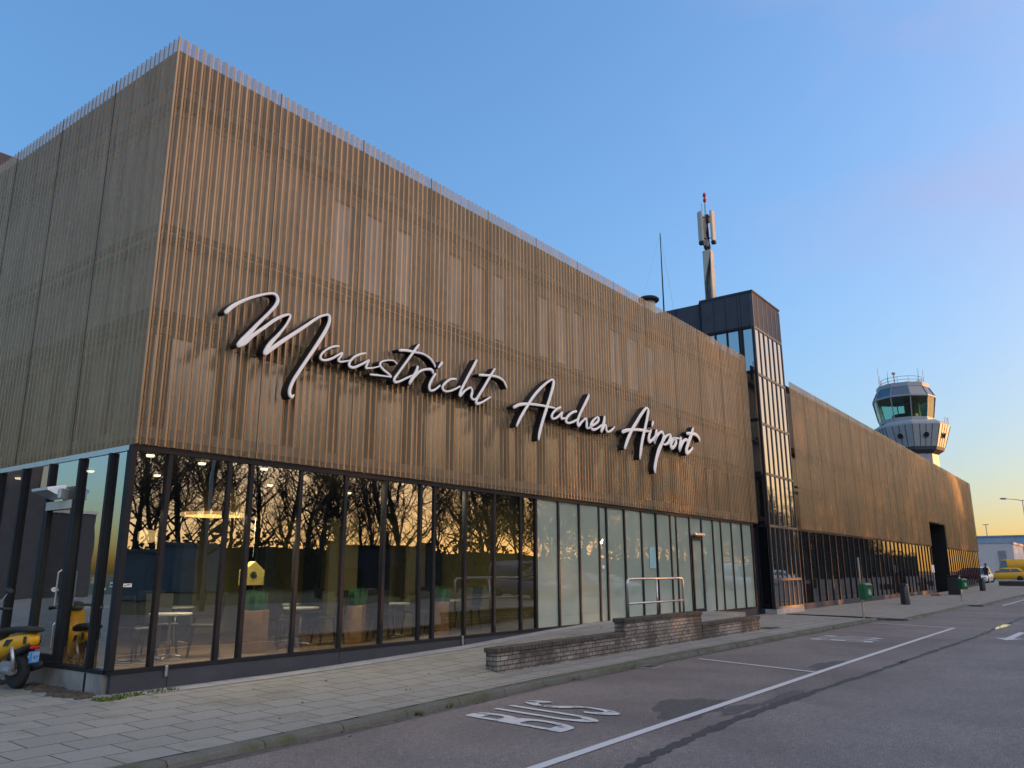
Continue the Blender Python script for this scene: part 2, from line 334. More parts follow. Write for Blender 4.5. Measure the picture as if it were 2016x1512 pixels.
SIGN={
 'Maastricht':[
  [(6.318,5.325,0.065),(6.422,5.447,0.058),(6.629,5.606,0.047),(6.847,5.732,0.042),(7.046,5.822,0.039),(7.150,5.832,0.052),(7.194,5.764,0.059),(7.164,5.663,0.056),(7.056,5.515,0.048),(6.883,5.301,0.053),(6.717,5.082,0.069),(6.604,4.936,0.076),(6.555,4.863,0.049),(6.660,4.930,0.067),(6.788,5.074,0.058),(6.975,5.247,0.054),(7.168,5.426,0.052),(7.341,5.544,0.043),(7.439,5.577,0.034),(7.436,5.509,0.038),(7.355,5.355,0.038),(7.232,5.181,0.050),(7.110,5.022,0.068),(7.034,4.877,0.066),(7.044,4.851,0.051),(7.146,4.953,0.065),(7.342,5.128,0.063),(7.546,5.296,0.059),(7.772,5.487,0.050),(8.005,5.684,0.042),(8.169,5.769,0.038),(8.230,5.757,0.058),(8.228,5.644,0.059),(8.154,5.472,0.064),(8.004,5.215,0.062),(7.856,4.979,0.058),(7.712,4.749,0.057),(7.587,4.540,0.055),(7.529,4.387,0.057),(7.535,4.298,0.059),(7.576,4.270,0.051),(7.607,4.308,0.025)],
  [(8.464,5.297,0.034),(8.347,5.261,0.037),(8.202,5.176,0.034),(8.104,5.069,0.038),(8.098,4.999,0.046),(8.193,4.994,0.040),(8.338,5.059,0.040),(8.462,5.147,0.038),(8.543,5.195,0.031),(8.508,5.122,0.036),(8.468,5.061,0.043),(8.496,5.034,0.037),(8.600,5.060,0.031),(8.731,5.109,0.024)],
  [(9.065,5.307,0.032),(8.951,5.267,0.038),(8.817,5.189,0.040),(8.721,5.080,0.041),(8.714,5.008,0.054),(8.805,4.997,0.045),(8.961,5.077,0.042),(9.096,5.165,0.039),(9.153,5.199,0.032),(9.100,5.097,0.040),(9.090,5.050,0.046),(9.161,5.059,0.032),(9.290,5.096,0.028),(9.432,5.155,0.021)],
  [(9.826,5.277,0.034),(9.748,5.317,0.029),(9.598,5.294,0.029),(9.453,5.235,0.034),(9.419,5.164,0.050),(9.508,5.099,0.047),(9.634,5.050,0.042),(9.686,5.010,0.044),(9.612,4.999,0.030),(9.416,4.979,0.034),(9.202,4.955,0.037)],
  [(10.389,5.767,0.037),(10.285,5.636,0.051),(10.081,5.378,0.045),(9.884,5.128,0.044),(9.787,4.997,0.052),(9.795,4.935,0.057),(9.916,4.969,0.040),(10.094,5.066,0.038),(10.223,5.135,0.034)],
  [(9.892,5.547,0.050),(10.073,5.584,0.052),(10.313,5.603,0.042),(10.532,5.612,0.041),(10.701,5.570,0.048),(10.817,5.485,0.040),(10.847,5.431,0.026)],
  [(10.377,5.334,0.056),(10.327,5.217,0.059),(10.225,5.082,0.053),(10.163,4.961,0.044),(10.277,5.111,0.049),(10.434,5.258,0.049),(10.597,5.330,0.046),(10.750,5.357,0.061),(10.800,5.302,0.051)],
  [(10.865,5.295,0.045),(10.756,5.145,0.051),(10.704,5.018,0.061),(10.734,4.949,0.051),(10.860,4.987,0.040),(11.000,5.092,0.035)],
  [(11.052,5.560,0.054),(10.953,5.443,0.039)],
  [(11.468,5.313,0.044),(11.289,5.268,0.045),(11.115,5.134,0.050),(11.088,5.039,0.058),(11.206,5.014,0.040),(11.412,5.088,0.040),(11.593,5.187,0.034)],
  [(12.104,5.830,0.047),(11.993,5.657,0.063),(11.806,5.389,0.056),(11.625,5.106,0.057),(11.596,4.995,0.060),(11.748,5.129,0.046),(11.919,5.222,0.044),(11.974,5.149,0.058),(11.944,5.039,0.065),(12.018,4.990,0.041),(12.113,5.044,0.027)],
  [(12.707,5.771,0.042),(12.554,5.577,0.059),(12.322,5.275,0.058),(12.129,5.030,0.059),(12.114,4.929,0.071),(12.292,4.984,0.044),(12.556,5.136,0.037)],
  [(12.205,5.541,0.056),(12.453,5.583,0.053),(12.759,5.617,0.051),(13.004,5.577,0.052),(13.127,5.441,0.043)],
 ],
 'Aachen':[
  [(13.466,4.664,0.056),(13.611,4.872,0.075),(13.838,5.137,0.071),(14.095,5.414,0.073),(14.384,5.661,0.066),(14.680,5.866,0.054),(14.856,5.950,0.054),(14.918,5.904,0.098),(14.863,5.734,0.088),(14.719,5.437,0.085),(14.565,5.144,0.088),(14.415,4.842,0.087),(14.315,4.608,0.088),(14.277,4.467,0.056)],
  [(13.371,5.054,0.069),(13.591,5.150,0.071),(13.931,5.220,0.061),(14.328,5.259,0.056),(14.666,5.280,0.053),(14.963,5.293,0.038)],
  [(15.193,5.352,0.053),(15.013,5.272,0.057),(14.860,5.148,0.061),(14.820,5.057,0.081),(14.906,5.035,0.047),(15.084,5.112,0.060),(15.262,5.240,0.055),(15.226,5.162,0.067),(15.231,5.088,0.068),(15.366,5.126,0.032)],
  [(15.879,5.367,0.065),(15.661,5.288,0.059),(15.471,5.156,0.070),(15.416,5.061,0.090),(15.519,5.026,0.056),(15.733,5.086,0.056),(15.953,5.186,0.051)],
  [(16.487,5.878,0.059),(16.395,5.739,0.083),(16.186,5.491,0.075),(16.011,5.269,0.082),(15.936,5.109,0.088),(15.973,5.030,0.089),(16.143,5.155,0.061),(16.321,5.256,0.058),(16.353,5.171,0.086),(16.347,5.050,0.091),(16.423,5.030,0.044),(16.562,5.096,0.052),(16.859,5.246,0.072),(16.924,5.348,0.091),(16.836,5.358,0.047),(16.656,5.246,0.072),(16.548,5.109,0.098),(16.616,5.027,0.075),(16.821,5.071,0.057),(17.063,5.198,0.048)],
  [(17.227,5.433,0.073),(17.188,5.294,0.100),(17.089,5.125,0.086),(17.038,5.022,0.075),(17.213,5.205,0.068),(17.299,5.225,0.043),(17.298,5.108,0.092),(17.387,5.073,0.054),(17.576,5.146,0.063),(17.723,5.254,0.035)],
 ],
 'Airport':[
  [(18.226,4.757,0.087),(18.378,4.977,0.117),(18.622,5.267,0.110),(18.927,5.545,0.108),(19.209,5.798,0.102),(19.494,6.014,0.082),(19.617,6.048,0.054),(19.655,5.968,0.117),(19.541,5.707,0.118),(19.396,5.417,0.122),(19.237,5.115,0.126),(19.126,4.838,0.121),(19.046,4.582,0.080)],
  [(18.135,5.173,0.100),(18.400,5.256,0.091),(18.767,5.321,0.075),(19.172,5.371,0.082),(19.467,5.384,0.076),(19.739,5.408,0.050)],
  [(19.772,5.441,0.080),(19.652,5.282,0.111),(19.609,5.149,0.123),(19.681,5.116,0.103),(19.872,5.212,0.078),(20.005,5.315,0.056)],
  [(19.919,5.692,0.102),(19.863,5.597,0.083)],
  [(20.114,5.474,0.106),(20.051,5.307,0.134),(19.940,5.118,0.101),(20.098,5.313,0.113),(20.332,5.461,0.083),(20.487,5.489,0.093),(20.520,5.443,0.091)],
  [(20.579,5.392,0.117),(20.428,5.168,0.125),(20.216,4.940,0.159),(20.033,4.663,0.144),(19.915,4.396,0.146),(19.904,4.283,0.074)],
  [(20.497,5.221,0.100),(20.674,5.375,0.094),(20.914,5.481,0.056),(21.017,5.436,0.136),(20.890,5.271,0.117),(20.684,5.164,0.072),(20.505,5.142,0.053)],
  [(21.166,5.366,0.121),(21.015,5.213,0.137),(21.038,5.119,0.143),(21.208,5.155,0.103),(21.360,5.301,0.134),(21.320,5.393,0.122),(21.197,5.403,0.084),(21.409,5.435,0.060),(21.652,5.456,0.057)],
  [(21.722,5.469,0.118),(21.649,5.292,0.151),(21.557,5.097,0.116),(21.774,5.323,0.127),(21.983,5.457,0.090),(22.145,5.478,0.100),(22.147,5.432,0.096)],
  [(22.636,5.903,0.093),(22.501,5.711,0.146),(22.287,5.465,0.143),(22.074,5.192,0.146),(22.067,5.084,0.152),(22.281,5.140,0.095),(22.516,5.276,0.088)],
  [(22.171,5.682,0.095),(22.465,5.722,0.095),(22.799,5.736,0.109),(23.015,5.670,0.116),(23.076,5.566,0.070)],
 ],
}
# ---------------------------------------------------------------- ground, road, pavement
def g(x):
    t = min(1, max(0, (x-60)/50)); return .45*t*t*(3-2*t)
XS = [-60,-30,-12]+[60,66,72,78,84,90,96,102,110,140,200,320]
def sheet(mb, xs, y0, y1, dz, zf=g):
    for a, b in zip(xs, xs[1:]):
        fa, fb = (y0, y1) if not callable(y0) else (None, None)
        mb.quad((a,y0,zf(a)+dz),(b,y0,zf(b)+dz),(b,y1,zf(b)+dz),(a,y1,zf(a)+dz))
    return mb
struct('ground', MB().quad((-2500,-2500,-.06),(2500,-2500,-.06),(2500,2500,-.06),(-2500,2500,-.06)), M_['field'])
struct('road', sheet(MB(), XS, -14, 3.6, 0), M_['asphalt'])
bay = MB(); sheet(bay, XS, 3.6, 7.1, -.0); struct('bus_bay', bay, M_['bay'])
sheet(gm := MB(), [320, 900], -40, 60, -.2); struct('far_apron', gm, M_['asphalt'])
# kerb line (Y of the kerb face by X)
KP = [(-60,6.5),(3,6.55),(6,6.68),(10,6.92),(15,6.94),(29.5,6.74)]
def ky(x):
    for (a,u),(b,v) in zip(KP,KP[1:]):
        if a <= x <= b: return u+(v-u)*(x-a)/(b-a)
    for a, b, y in KL[1:]:
        if a <= x <= b: return y
    return 4.9
KL = [(-60,29.5,6.86),(29.5,43,5.84),(43,62,5.3),(62,170,4.9)]
KH = .07
k = MB()
for a, b, y in KL:
    n = max(1, int((min(b,84)-a)/1.0)); L = (min(b,84)-a)/n
    for i in range(n):
        x = a+i*L; y = ky(x+L/2); h = KH+g(x)+random.uniform(-.003,.003); y += random.uniform(-.004,.004)
        sec = lambda xx: [(xx,y,-.05+g(x)),(xx,y+.035,h-.022),(xx,y+.06,h-.004),(xx,y+.085,h),(xx,y+.2,h),(xx,y+.2,-.05+g(x))]
        k.loft([sec(x+.003), sec(x+L-.003)])
    if b > 84: k.box(84, b, y, y+.2, .2, KH+.45)
for (a, b, y), (a2, b2, y2) in zip(KL, KL[1:]):
    k.bbox(a2-.16, a2-.002, y2, y+.19, -.05+g(a2), KH+.004+g(a2), .012)
struct('kerb', k, M_['kerb'])
gu = MB()
for a, b in zip([-60,3,4.5,6,8,10,12.5,15,22],[3,4.5,6,8,10,12.5,15,22,29.3]): gu.quad((a,ky(a)-.13,.003),(b,ky(b)-.13,.003),(b,ky(b)+.03,.003),(a,ky(a)+.03,.003))
struct('gutter', gu, M_['gutter'])
def hp(x):
    P = [(-99,.137),(5.5,.137),(8,.15),(12,.24),(15,.37),(17,.43),(23.9,.43),(24.3,.2),(27,.14),(400,.14)]
    for (a,u),(b,v) in zip(P,P[1:]):
        if a <= x <= b: return u+(v-u)*(x-a)/(b-a)
def pz(x, y):
    b = KH+.02*min(3.4,max(0,y-6.95))
    if y <= 7.9 or x > 29: return b+g(x)
    if x > (21.45 if y < 9.1 else 23.65): return b
    w = min(1, max(0, (x-9.2)/3.5))
    return b+(hp(x)-b)*(w+(1-w)*min(1,(y-7.9)/2.3))
pv = MB()
xs = [-60,-30,-12,-4,0,2]+[3+.5*i for i in range(37)]+[21.44,21.46,22,22.5,23,23.64,23.66]+[24+.5*i for i in range(11)]
ys = [0,7.9,8.02,8.6,9.09,9.11,9.8,10.35]
vs_ = [(x,y or ky(x)+.2,pz(x,y or ky(x)+.2)) for x in xs for y in ys]; ny = len(ys)
pv.add(vs_, [(i*ny+j,(i+1)*ny+j,(i+1)*ny+j+1,i*ny+j+1) for i in range(len(xs)-1) for j in range(ny-1)])
pv.quad((-60,10.35,.13),(5.32,10.35,.13),(5.32,60,.13),(-60,60,.13))
for a, b, y in KL[1:]:
    xx = [a]+[x for x in range(int(a)+4, int(b), 6)]+[b]
    
    for u, v in zip(xx, xx[1:]): pv.quad((u,y+.2,KH+g(u)),(v,y+.2,KH+g(v)),(v,10.35,.137+g(v)),(u,10.35,.137+g(u)))
sheet(pv, [84.5,90,96,102,110,140,170], 10.35, 40, .12)
struct('pavement', pv, M_['slab'])
# pale edging stones laid along the facade
ed = MB()
for i in range(23):
    x = 5.6+i; z = lambda q: pz(q, 10.1)+.004
    if x < 24: ed.quad((x+.004,9.86,pz(x,9.86)+.006),(x+.996,9.86,pz(x+1,9.86)+.006),(x+.996,10.17,pz(x+1,10.17)+.006),(x+.004,10.17,pz(x,10.17)+.006))
struct('edging_stones', ed, M_['edge'])
# soil strip and moss at the corner of the building
so = MB()
for i in range(60):
    t = i/59; x = 5.2-.28*random.random(); y = 10.2+t*3.2; r = random.uniform(.04,.11)
    so.lathe([(r,.128),(r*.7,.145+r*.15),(.01,.15+r*.2)], (x,y,0), 6)
tag(so.build('soil_strip', M_['soil']), 'strip of dry soil and grit along the stained base of the side wall', 'soil', kind='stuff')
mo = MB()
for i in range(420):
    x = 5.0+random.random()**1.4*1.1; y = 10.12-random.random()*.24-(.1 if x < 5.3 else 0); h = random.uniform(.01,.045); a = random.uniform(0,6.3); w = .014
    z = pz(x,y); mo.add([(x-w*math.cos(a),y-w*math.sin(a),z),(x+w*math.cos(a),y+w*math.sin(a),z),(x+random.uniform(-.03,.03),y+random.uniform(-.03,.03),z+h)],[(0,1,2)])
for (cx_, n) in ((7.15,24),(7.75,9),(10.8,7),(12.6,6)):
    for i in range(n):
        x = cx_+random.gauss(0,.05); y = ky(x)-.02+random.gauss(0,.015); h = random.uniform(.02,.07); w = .012; a = random.uniform(0,6.3)
        mo.add([(x-w*math.cos(a),y-w*math.sin(a),0),(x+w*math.cos(a),y+w*math.sin(a),0),(x+random.uniform(-.06,.06),y-random.uniform(0,.06),h)],[(0,1,2)])
tag(mo.build('moss', M_['grass']), 'yellow green moss and weeds at the building corner and kerb foot', 'moss', kind='stuff')

# road crack and tar patches
cr = MB(); pth = [(4.2,3.45),(6.39,3.55),(7.92,3.65),(9.6,3.66),(11.6,3.6),(14.3,3.47),(18.5,3.32),(23.2,3.13),(25.6,3.09),(40,2.9),(60,2.8)]
def crack_pts(n=220):
    out = []
    for i in range(n):
        t = i/(n-1)*(len(pth)-1); j = min(int(t), len(pth)-2); u = t-j
        out.append((pth[j][0]+(pth[j+1][0]-pth[j][0])*u, pth[j][1]+(pth[j+1][1]-pth[j][1])*u+random.gauss(0,.022), abs(random.gauss(.035,.03))+.012+(.02 if 8 < pth[j][0]+1 < 12 else 0)))
    return out
cp = crack_pts(420)
cp = [(a[0], sum(c[1] for c in cp[max(0,i-2):i+3])/len(cp[max(0,i-2):i+3]), sum(c[2] for c in cp[max(0,i-1):i+2])/3) for i, a in enumerate(cp)]
for a, b in zip(cp, cp[1:]): cr.quad((a[0],a[1]-a[2],.004),(b[0],b[1]-b[2],.004),(b[0],b[1]+b[2],.004),(a[0],a[1]+a[2],.004))
struct('road_crack', cr, M_['patch'])
def blob(cx_, cy_, rx, ry, sh, z=.003, n=40):
    pts = []
    for i in range(n):
        a = 2*math.pi*i/n; k_ = 1+.16*math.sin(3*a+cx_)+.1*math.sin(7*a+cy_)+random.uniform(-.04,.04)
        x = rx*math.cos(a)*k_; y = ry*math.sin(a)*k_; pts.append((cx_+x+sh*y, cy_+y, z))
    return pts
tp = MB()
for q in ((9.45,4.42,.8,.42,.4),(9.7,3.9,.5,.13,.1),(15.0,4.36,.75,.2,.2),(11,3.78,.8,.1,0)):
    pts = blob(*q); tp.add(pts, [tuple(range(len(pts)))])
struct('tar_patch', tp, mat('damp_asphalt', (.085,.076,.071), .7, 0, .35, 14, .5, 120))
pu = MB()
for cx_, cy_, rx, ry, sl in ((24.6,3.10,.75,.05,-.02),(28.3,3.04,1.6,.10,-.02),(16.4,3.40,.3,.04,-.03)):
    n_ = 26; pu.add([(cx_+rx*math.cos(6.2832*i/n_)*(1+.15*math.sin(5*i)), cy_+ry*math.sin(6.2832*i/n_)*(1+.3*math.sin(3.1*i))+sl*rx*math.cos(6.2832*i/n_), .0055) for i in range(n_)], [tuple(range(n_))])
struct('puddle', pu, M_['water'])
lf = MB(); rl_ = random.Random(3)
for i in range(170):
    x = rl_.uniform(4, 26); y = ky(x)-abs(rl_.gauss(0,.09))-.02 if i % 3 else rl_.uniform(ky(x)+.3, 9.6); z = .006 if y < ky(x) else pz(x,y)+.004
    a = rl_.uniform(0,6.28); r = rl_.uniform(.012,.032); c, s_ = math.cos(a)*r, math.sin(a)*r
    lf.add([(x+c,y+s_,z),(x-s_*.5,y+c*.5,z+r*.5),(x-c,y-s_,z+.003),(x+s_*.5,y-c*.5,z+r*.2)],[(0,1,2,3)])
tag(lf.build('leaf_litter', mat('dead_leaf', (.12,.075,.035), .9, 0, .5, 3)), 'scattered dead brown leaves along the kerb and pavement', 'leaves', kind='stuff')
gd = MB(); y_ = ky(13)-.3
gd.bbox(12.75,13.2,y_-.02,y_+.28,-.02,.009,.003)
for i in range(6): gd.box(12.79+i*.065,12.82+i*.065,y_+.02,y_+.24,.0092,.0115,1)
tag(gd.build('road_gully', [M_['steel_dull'], M_['rubber']]), 'small iron drain grate in the road at the kerb foot', 'drain cover')
# painted lines
def ribbon(mb, pts, w, z, sh=0):
    L = []
    for i, p in enumerate(pts):
        a = Vector(pts[max(i-1,0)]); b = Vector(pts[min(i+1,len(pts)-1)]); t = (b-a).normalized(); n = Vector((-t.y,t.x))
        ww = w[i] if isinstance(w, list) else w
        L.append((Vector(p)+n*ww/2, Vector(p)-n*ww/2))
    for (a,b),(c,d) in zip(L,L[1:]): mb.quad((b.x,b.y,z),(d.x,d.y,z),(c.x,c.y,z),(a.x,a.y,z))
    return mb
tag(ribbon(MB(), [(2,4.16),(8,4.17),(14,4.17),(20,4.14),(26.5,4.09)], .11, .008).build('lane_line', M_['line']), 'long white line along the outer edge of the bus bays', 'road marking')
tag(ribbon(MB(), [(14.64,6.6),(13.83,4.24)], .09, .008).build('bay_line', M_['line']), 'white cross line between the two bus bays, nearer the camera', 'road marking')
tag(ribbon(MB(), [(27.7,6.6),(26.5,4.04)], .09, .008).build('bay_line', M_['line']), 'white cross line closing the far end of the second bus bay', 'road marking')
def bus_word(x0, label, pm_='paint'):
    mb = MB(); H0, H1 = 4.82, 6.26; sh = .17; K_ = .55     # lettering drawn at normal proportions, then stretched along the bay
    def arc(cx_, cy_, rx, ry, a0, a1, n=10): return [(cx_+rx*math.cos(R(a0+(a1-a0)*i/n)), cy_+ry*math.sin(R(a0+(a1-a0)*i/n))) for i in range(n+1)]
    w = .085
    S_ = [[(.04,.0),(.04,K_)],
          [(.04,K_-.04),(.17,K_-.04)]+arc(.19,.42,.11,.09,90,-90)+[(.04,.33)],
          [(.04,.29),(.19,.29)]+arc(.22,.165,.13,.125,90,-90)+[(.04,.04)],
          [(.58,K_),(.58,.2)]+arc(.72,.19,.14,.15,180,360)+[(.86,.2),(.86,K_)],
          arc(1.24,.42,.14,.095,10,180)+arc(1.24,.42,.14,.1,180,255,5)+arc(1.24,.17,.14,.12,75,-180)]
    for k_, s in enumerate(S_):
        t = MB(); ribbon(t, s, w, .008+.0006*k_)
        mb.add([(x0+x+sh*(y/K_-.5), H0+(H1-H0)*y/K_, z) for x, y, z in t.v], t.f)
    return tag(mb.build('bus_lettering', M_[pm_]), label, 'road marking')
bus_word(7.33, 'worn white letters BUS painted in the bus bay nearest the camera')
bus_word(20.2, 'white letters BUS painted in the far bus bay', 'line')
ar = MB(); ar.add([(22.55,2.42,.008),(23.3,2.72,.008),(23.15,2.5,.008),(25.6,2.42,.008),(25.6,2.26,.008),(23.15,2.32,.008),(23.25,2.08,.008)],[(0,6,5,4,3,2,1)])
tag(ar.build('arrow_marking', M_['line']), 'white direction arrow painted on the roadway at the right edge', 'road marking')
tag(ribbon(MB(), [(44.5,4.7),(56,4.6)], .12, .008).build('lane_line', M_['line']), 'short white line on the far road beside the second kerb step', 'road marking')
tag(ribbon(MB(), [(36,3.0),(47,2.95)], .3, .008).build('lane_line', M_['line']), 'broad white dash on the far right of the road', 'road marking')
dr = MB(); dr.bbox(21.9,22.6,7.75,8.15,.05,.105,.006); dr.build('manhole_cover', M_['patch'])
tag(bpy.data.objects['manhole_cover'], 'dark metal drain cover in the pavement past the brick wall', 'drain cover')

# ---------------------------------------------------------------- brick ramp walls and railing
wl = empty('brick_wall', (10,7.8,.12), 'low weathered brick wall with a dark coping beside the ramp', 'wall')
def wallseg(x0, x1, top, bname):
    MB().bbox(x0, x1, 7.9, 8.125, .03, top-.075, .004).build(bname, M_['brick'], wl)
    c = MB(); n = int((x1-x0+.06)/.1); L = (x1-x0+.05)/n
    for i in range(n): c.bbox(x0-.025+i*L, x0-.025+(i+1)*L-.006, 7.875, 8.15, top-.073, top+random.uniform(-.003,.003), .008)
    c.build('coping', M_['coping'], wl)
wallseg(10.13, 14.15, .455, 'low_wall'); wallseg(14.155, 17.78, .71, 'high_wall'); wallseg(17.81, 21.47, .445, 'low_wall')
rl = empty('railing', (14.53,8.01,.71), 'galvanised tube railing on top of the high brick wall', 'railing')
r_ = .05; arc = lambda cx_, cz, a0, a1: [(cx_+r_*2*math.cos(R(a)), 8.01, cz+r_*2*math.sin(R(a))) for a in range(a0, a1+(1 if a1 > a0 else -1), 15 if a1 > a0 else -15)]
MB().tube([(14.53,8.01,.68),(14.53,8.01,1.36)]+arc(14.63,1.36,180,90)+arc(17.0,1.36,90,0)+[(17.1,8.01,.68)], .026, 10).build('top_rail', M_['steel'], rl, True)
MB().tube([(14.54,8.01,.975),(17.09,8.01,.975)], .022, 10).build('middle_rail', M_['steel'], rl, True)
MB().tube([(15.82,8.01,.68),(15.82,8.01,1.44)], .022, 10).build('post', M_['steel'], rl, True)

# ---------------------------------------------------------------- terminal building (front block)
FY = 10.3; X0, X1 = 5.3, 28.28; ZB, ZT = 3.28, 9.47
tb = empty('terminal_building', (X0,FY,0), 'bronze mesh clad terminal block with glazed ground floor, its corner nearest the camera', 'building')
P_, CR, SL, D = .133, .027, .0395, .042
CLM = [M_['mesh_gold'], M_['beam'], M_['rib_gold']]
def clad(mb, a, b, z0, z1, pt):
    n = int(round((b-a)/P_)); p = (b-a)/n; k_ = p/P_
    prof = []
    for i in range(n):
        s = a+i*p
        prof += [(s,0),(s+CR*k_,0),(s+(CR+SL)*k_,D),(s+(2*CR+SL)*k_,D)]
    prof.append((b,0)); m_ = []
    for s, d in prof: m_ += [pt(s,d,z0), pt(s,d,z1)]
    for i in range(len(prof)-1): mb.add(m_[2*i:2*i+4], [(0,2,3,1)], 2 if i % 4 == 0 else 0)
    for i in range(0, n, 14):      # dark joints between the sheets
        s = a+i*p-.012
        if i: mb.quad(pt(s,-.002,z0),pt(s+.018,-.002,z0),pt(s+.018,-.002,z1),pt(s,-.002,z1),1)
    return mb
clad(MB(), X0, X1, ZB, ZT, lambda s,d,z: (s, FY-.1+d, z)).build('cladding', CLM, tb)
clad(MB(), FY-.1, 24.5, ZB, ZT, lambda s,d,z: (X0-.0+d, s, z)).build('cladding', CLM, tb)
# fixing rails behind the mesh
fr = MB()
for z in (3.36, 5.2, 6.48):
    fr.box(X0+.08, X1-.02, FY+.0, FY+.06, z-.05, z+.03); fr.box(X0+.08, X0+.14, FY+.07, 24.4, z-.05, z+.03)
fr.build('fixing_rail', M_['beam'], tb)
MB().box(X0+.09, X1-.02, FY+.005, FY+.05, 8.76, 9.31).build('parapet_board', M_['beam'], tb); MB().box(X0+.06, X0+.14, FY+.052, 24.4, 8.76, 9.31).build('parapet_board', M_['beam'], tb)
# inner wall of the upper floors, in pieces round its windows
IY = FY+.38; IX = X0+.38
def band(name, z0, z1, m, d=0):
    MB().box(IX-d, X1-.05, IY-d, IY+.3, z0, z1).build(name, m, tb)
    MB().box(IX-d, IX+.3, IY+.302, 24.3, z0, z1).build(name, m, tb)
band('spandrel', 3.32, 3.62, M_['core']); band('spandrel', 5.0, 6.75, M_['core']); band('parapet', 8.502, 9.26, M_['core'], .02)
band('ledge', 5.12, 5.3, M_['beam'], .08); band('ledge', 6.4, 6.52, M_['beam'], .06); band('ledge', 8.6, 8.78, M_['beam'], .08)
MB().box(IX+.35, X1-.1, IY+.31, 24.2, 9.0, 9.2).build('roof', M_['dark_panel'], tb)
MX = [5.86,6.8,7.18,8.1,9.04,9.96,10.88,11.26,12.17,13.1,14.02,14.6,15.5,16.4,17.32,17.7,18.63,19.56,20.45,21.34,21.72,22.65,23.52,24.4,25.05,25.95,26.88,27.8]
for side in (0, 1):
    mm = MB()
    if side == 0:
        mm.quad((IX+.02,IY+.06,3.62),(X1-.06,IY+.06,3.62),(X1-.06,IY+.06,5.0),(IX+.02,IY+.06,5.0))
        for x in MX: mm.box(x-.06, x+.06, IY-.03, IY+.05, 3.63, 4.99, 1)
    else:
        mm.quad((IX+.06,24,3.62),(IX+.06,IY+.08,3.62),(IX+.06,IY+.08,5.0),(IX+.06,24,5.0))
        for i in range(14): mm.box(IX-.03, IX+.05, 10.9+i*.95, 11.02+i*.95, 3.63, 4.99, 1)
    mm.build('window_band', [M_['upper_glass'] if side == 0 else M_['core'], M_['frame']], tb)
UW = [(8.65,11.05),(11.85,14.2),(15.2,17.65),(18.75,21.8),(25.6,27.2)]
edges = [IX]+[e for a in UW for e in a]+[X1-.05]
for a, b in zip(edges[::2], edges[1::2]): MB().box(a, b, IY, IY+.3, 6.75, 8.5).build('wall_panel', M_['core'], tb)
MB().box(IX, IX+.3, IY+.302, 24.3, 6.75, 8.5).build('wall_panel', M_['core'], tb)
for a, b in UW:
    n = 3 if b-a > 2 else 2; w = (b-a)/n
    for i in range(n):
        o = MB().box(a+i*w+.15, a+(i+1)*w-.15, IY+.05, IY+.09, 6.8, 8.35).build('window', M_['faint_glass'], tb)
        MB().box(a+i*w, a+i*w+.15, IY-.01, IY+.2, 6.75, 8.5).box(a+(i+1)*w-.15, a+(i+1)*w, IY-.01, IY+.2, 6.75, 8.5).box(a+i*w+.15, a+(i+1)*w-.15, IY-.01, IY+.2, 8.35, 8.5).build('window_frame', M_['core'], o)
# ground floor: head, sill, plinth
GZ0, GZ1 = .42, 3.2
MB().box(X0, X1-.4, FY-.035, FY+.06, GZ1, ZB-.005).build('window_head', M_['frame'], tb)
MB().box(X0-.0, X0+.09, FY+.062, 18.0, GZ1, ZB-.005).build('window_head', M_['alu'], tb)
MB().box(X0, X1-.4, FY-.035, FY+.06, GZ0-.05, GZ0).build('window_sill', M_['frame'], tb)
MB().box(X0-.02, X0+.09, FY+.062, 18.0, GZ0-.05, GZ0).build('window_sill', M_['frame'], tb)
jx = [5.34,6.1,9.05,12.17,15.5,18.63,21.72,24.4,27.88]
for a, b in zip(jx, jx[1:]): MB().box(a+.004, b-.004, FY-.02, FY+.05, .02, GZ0-.053).build('plinth', M_['plinth'], tb)
MB().box(X0-.01, X0+.06, FY+.065, 18, .02, GZ0-.053).build('base_wall', M_['concrete'], tb)
MB().box(X0-.022, X0+.02, FY+.5, FY+.53, .06, GZ0-.06).build('joint_strip', M_['frame'], tb)
# mullions
m0 = MB().box(-.032,.032,-.025,.06,0,GZ1-GZ0).build('mullion', M_['frame'], tb, local=True)
m0.location = (MX[0]-X0, 0, GZ0)
for x in MX[1:]:
    c = m0.copy(); C.objects.link(c); c.parent = tb; c.location = (x-X0, 0, GZ0)
for y in (10.8, 11.65, 12.57, 13.5, 14.4, 15.3, 16.2, 17.1, 18.0):
    c = m0.copy(); C.objects.link(c); c.parent = tb; c.location = (.03, y-FY, GZ0); c.rotation_euler = (0,0,R(90))
MB().box(X0-.02, X0+.06, FY-.055, FY+.06, GZ0+.001, GZ1-.001).build('corner_post', M_['frame'], tb)
MB().box(27.81, X1-.35, FY-.03, FY+.04, .05, ZB-.006).build('end_post', M_['frame'], tb)
# panes
pane_x = [5.36]+MX
pi = 0
for a, b in zip(pane_x, pane_x[1:]):
    filmed = a > 14.3
    y = FY+.012+random.uniform(-.002,.002)
    if abs(a-22.65) < .01: continue
    dx = random.uniform(-.007,.007); dz = random.uniform(-.009,.009)
    MB().quad((a+.03,y,GZ0),(b-.03,y+dx,GZ0),(b-.03,y+dx+dz,GZ1),(a+.03,y+dz,GZ1)).build('window', M_['film' if filmed else 'clear'], tb)
ly = [10.36,10.8,11.65,12.57,13.5,14.4,15.3,16.2,17.1,18.0]
for i, (a, b) in enumerate(zip(ly, ly[1:])):
    if i == 2: continue
    x = X0+.03; d = random.uniform(-.003,.003)
    MB().quad((x,b-.03,GZ0),(x+d,a+.03,GZ0),(x+d,a+.03,GZ1),(x,b-.03,GZ1)).build('window', M_['brightened_glass'], tb)
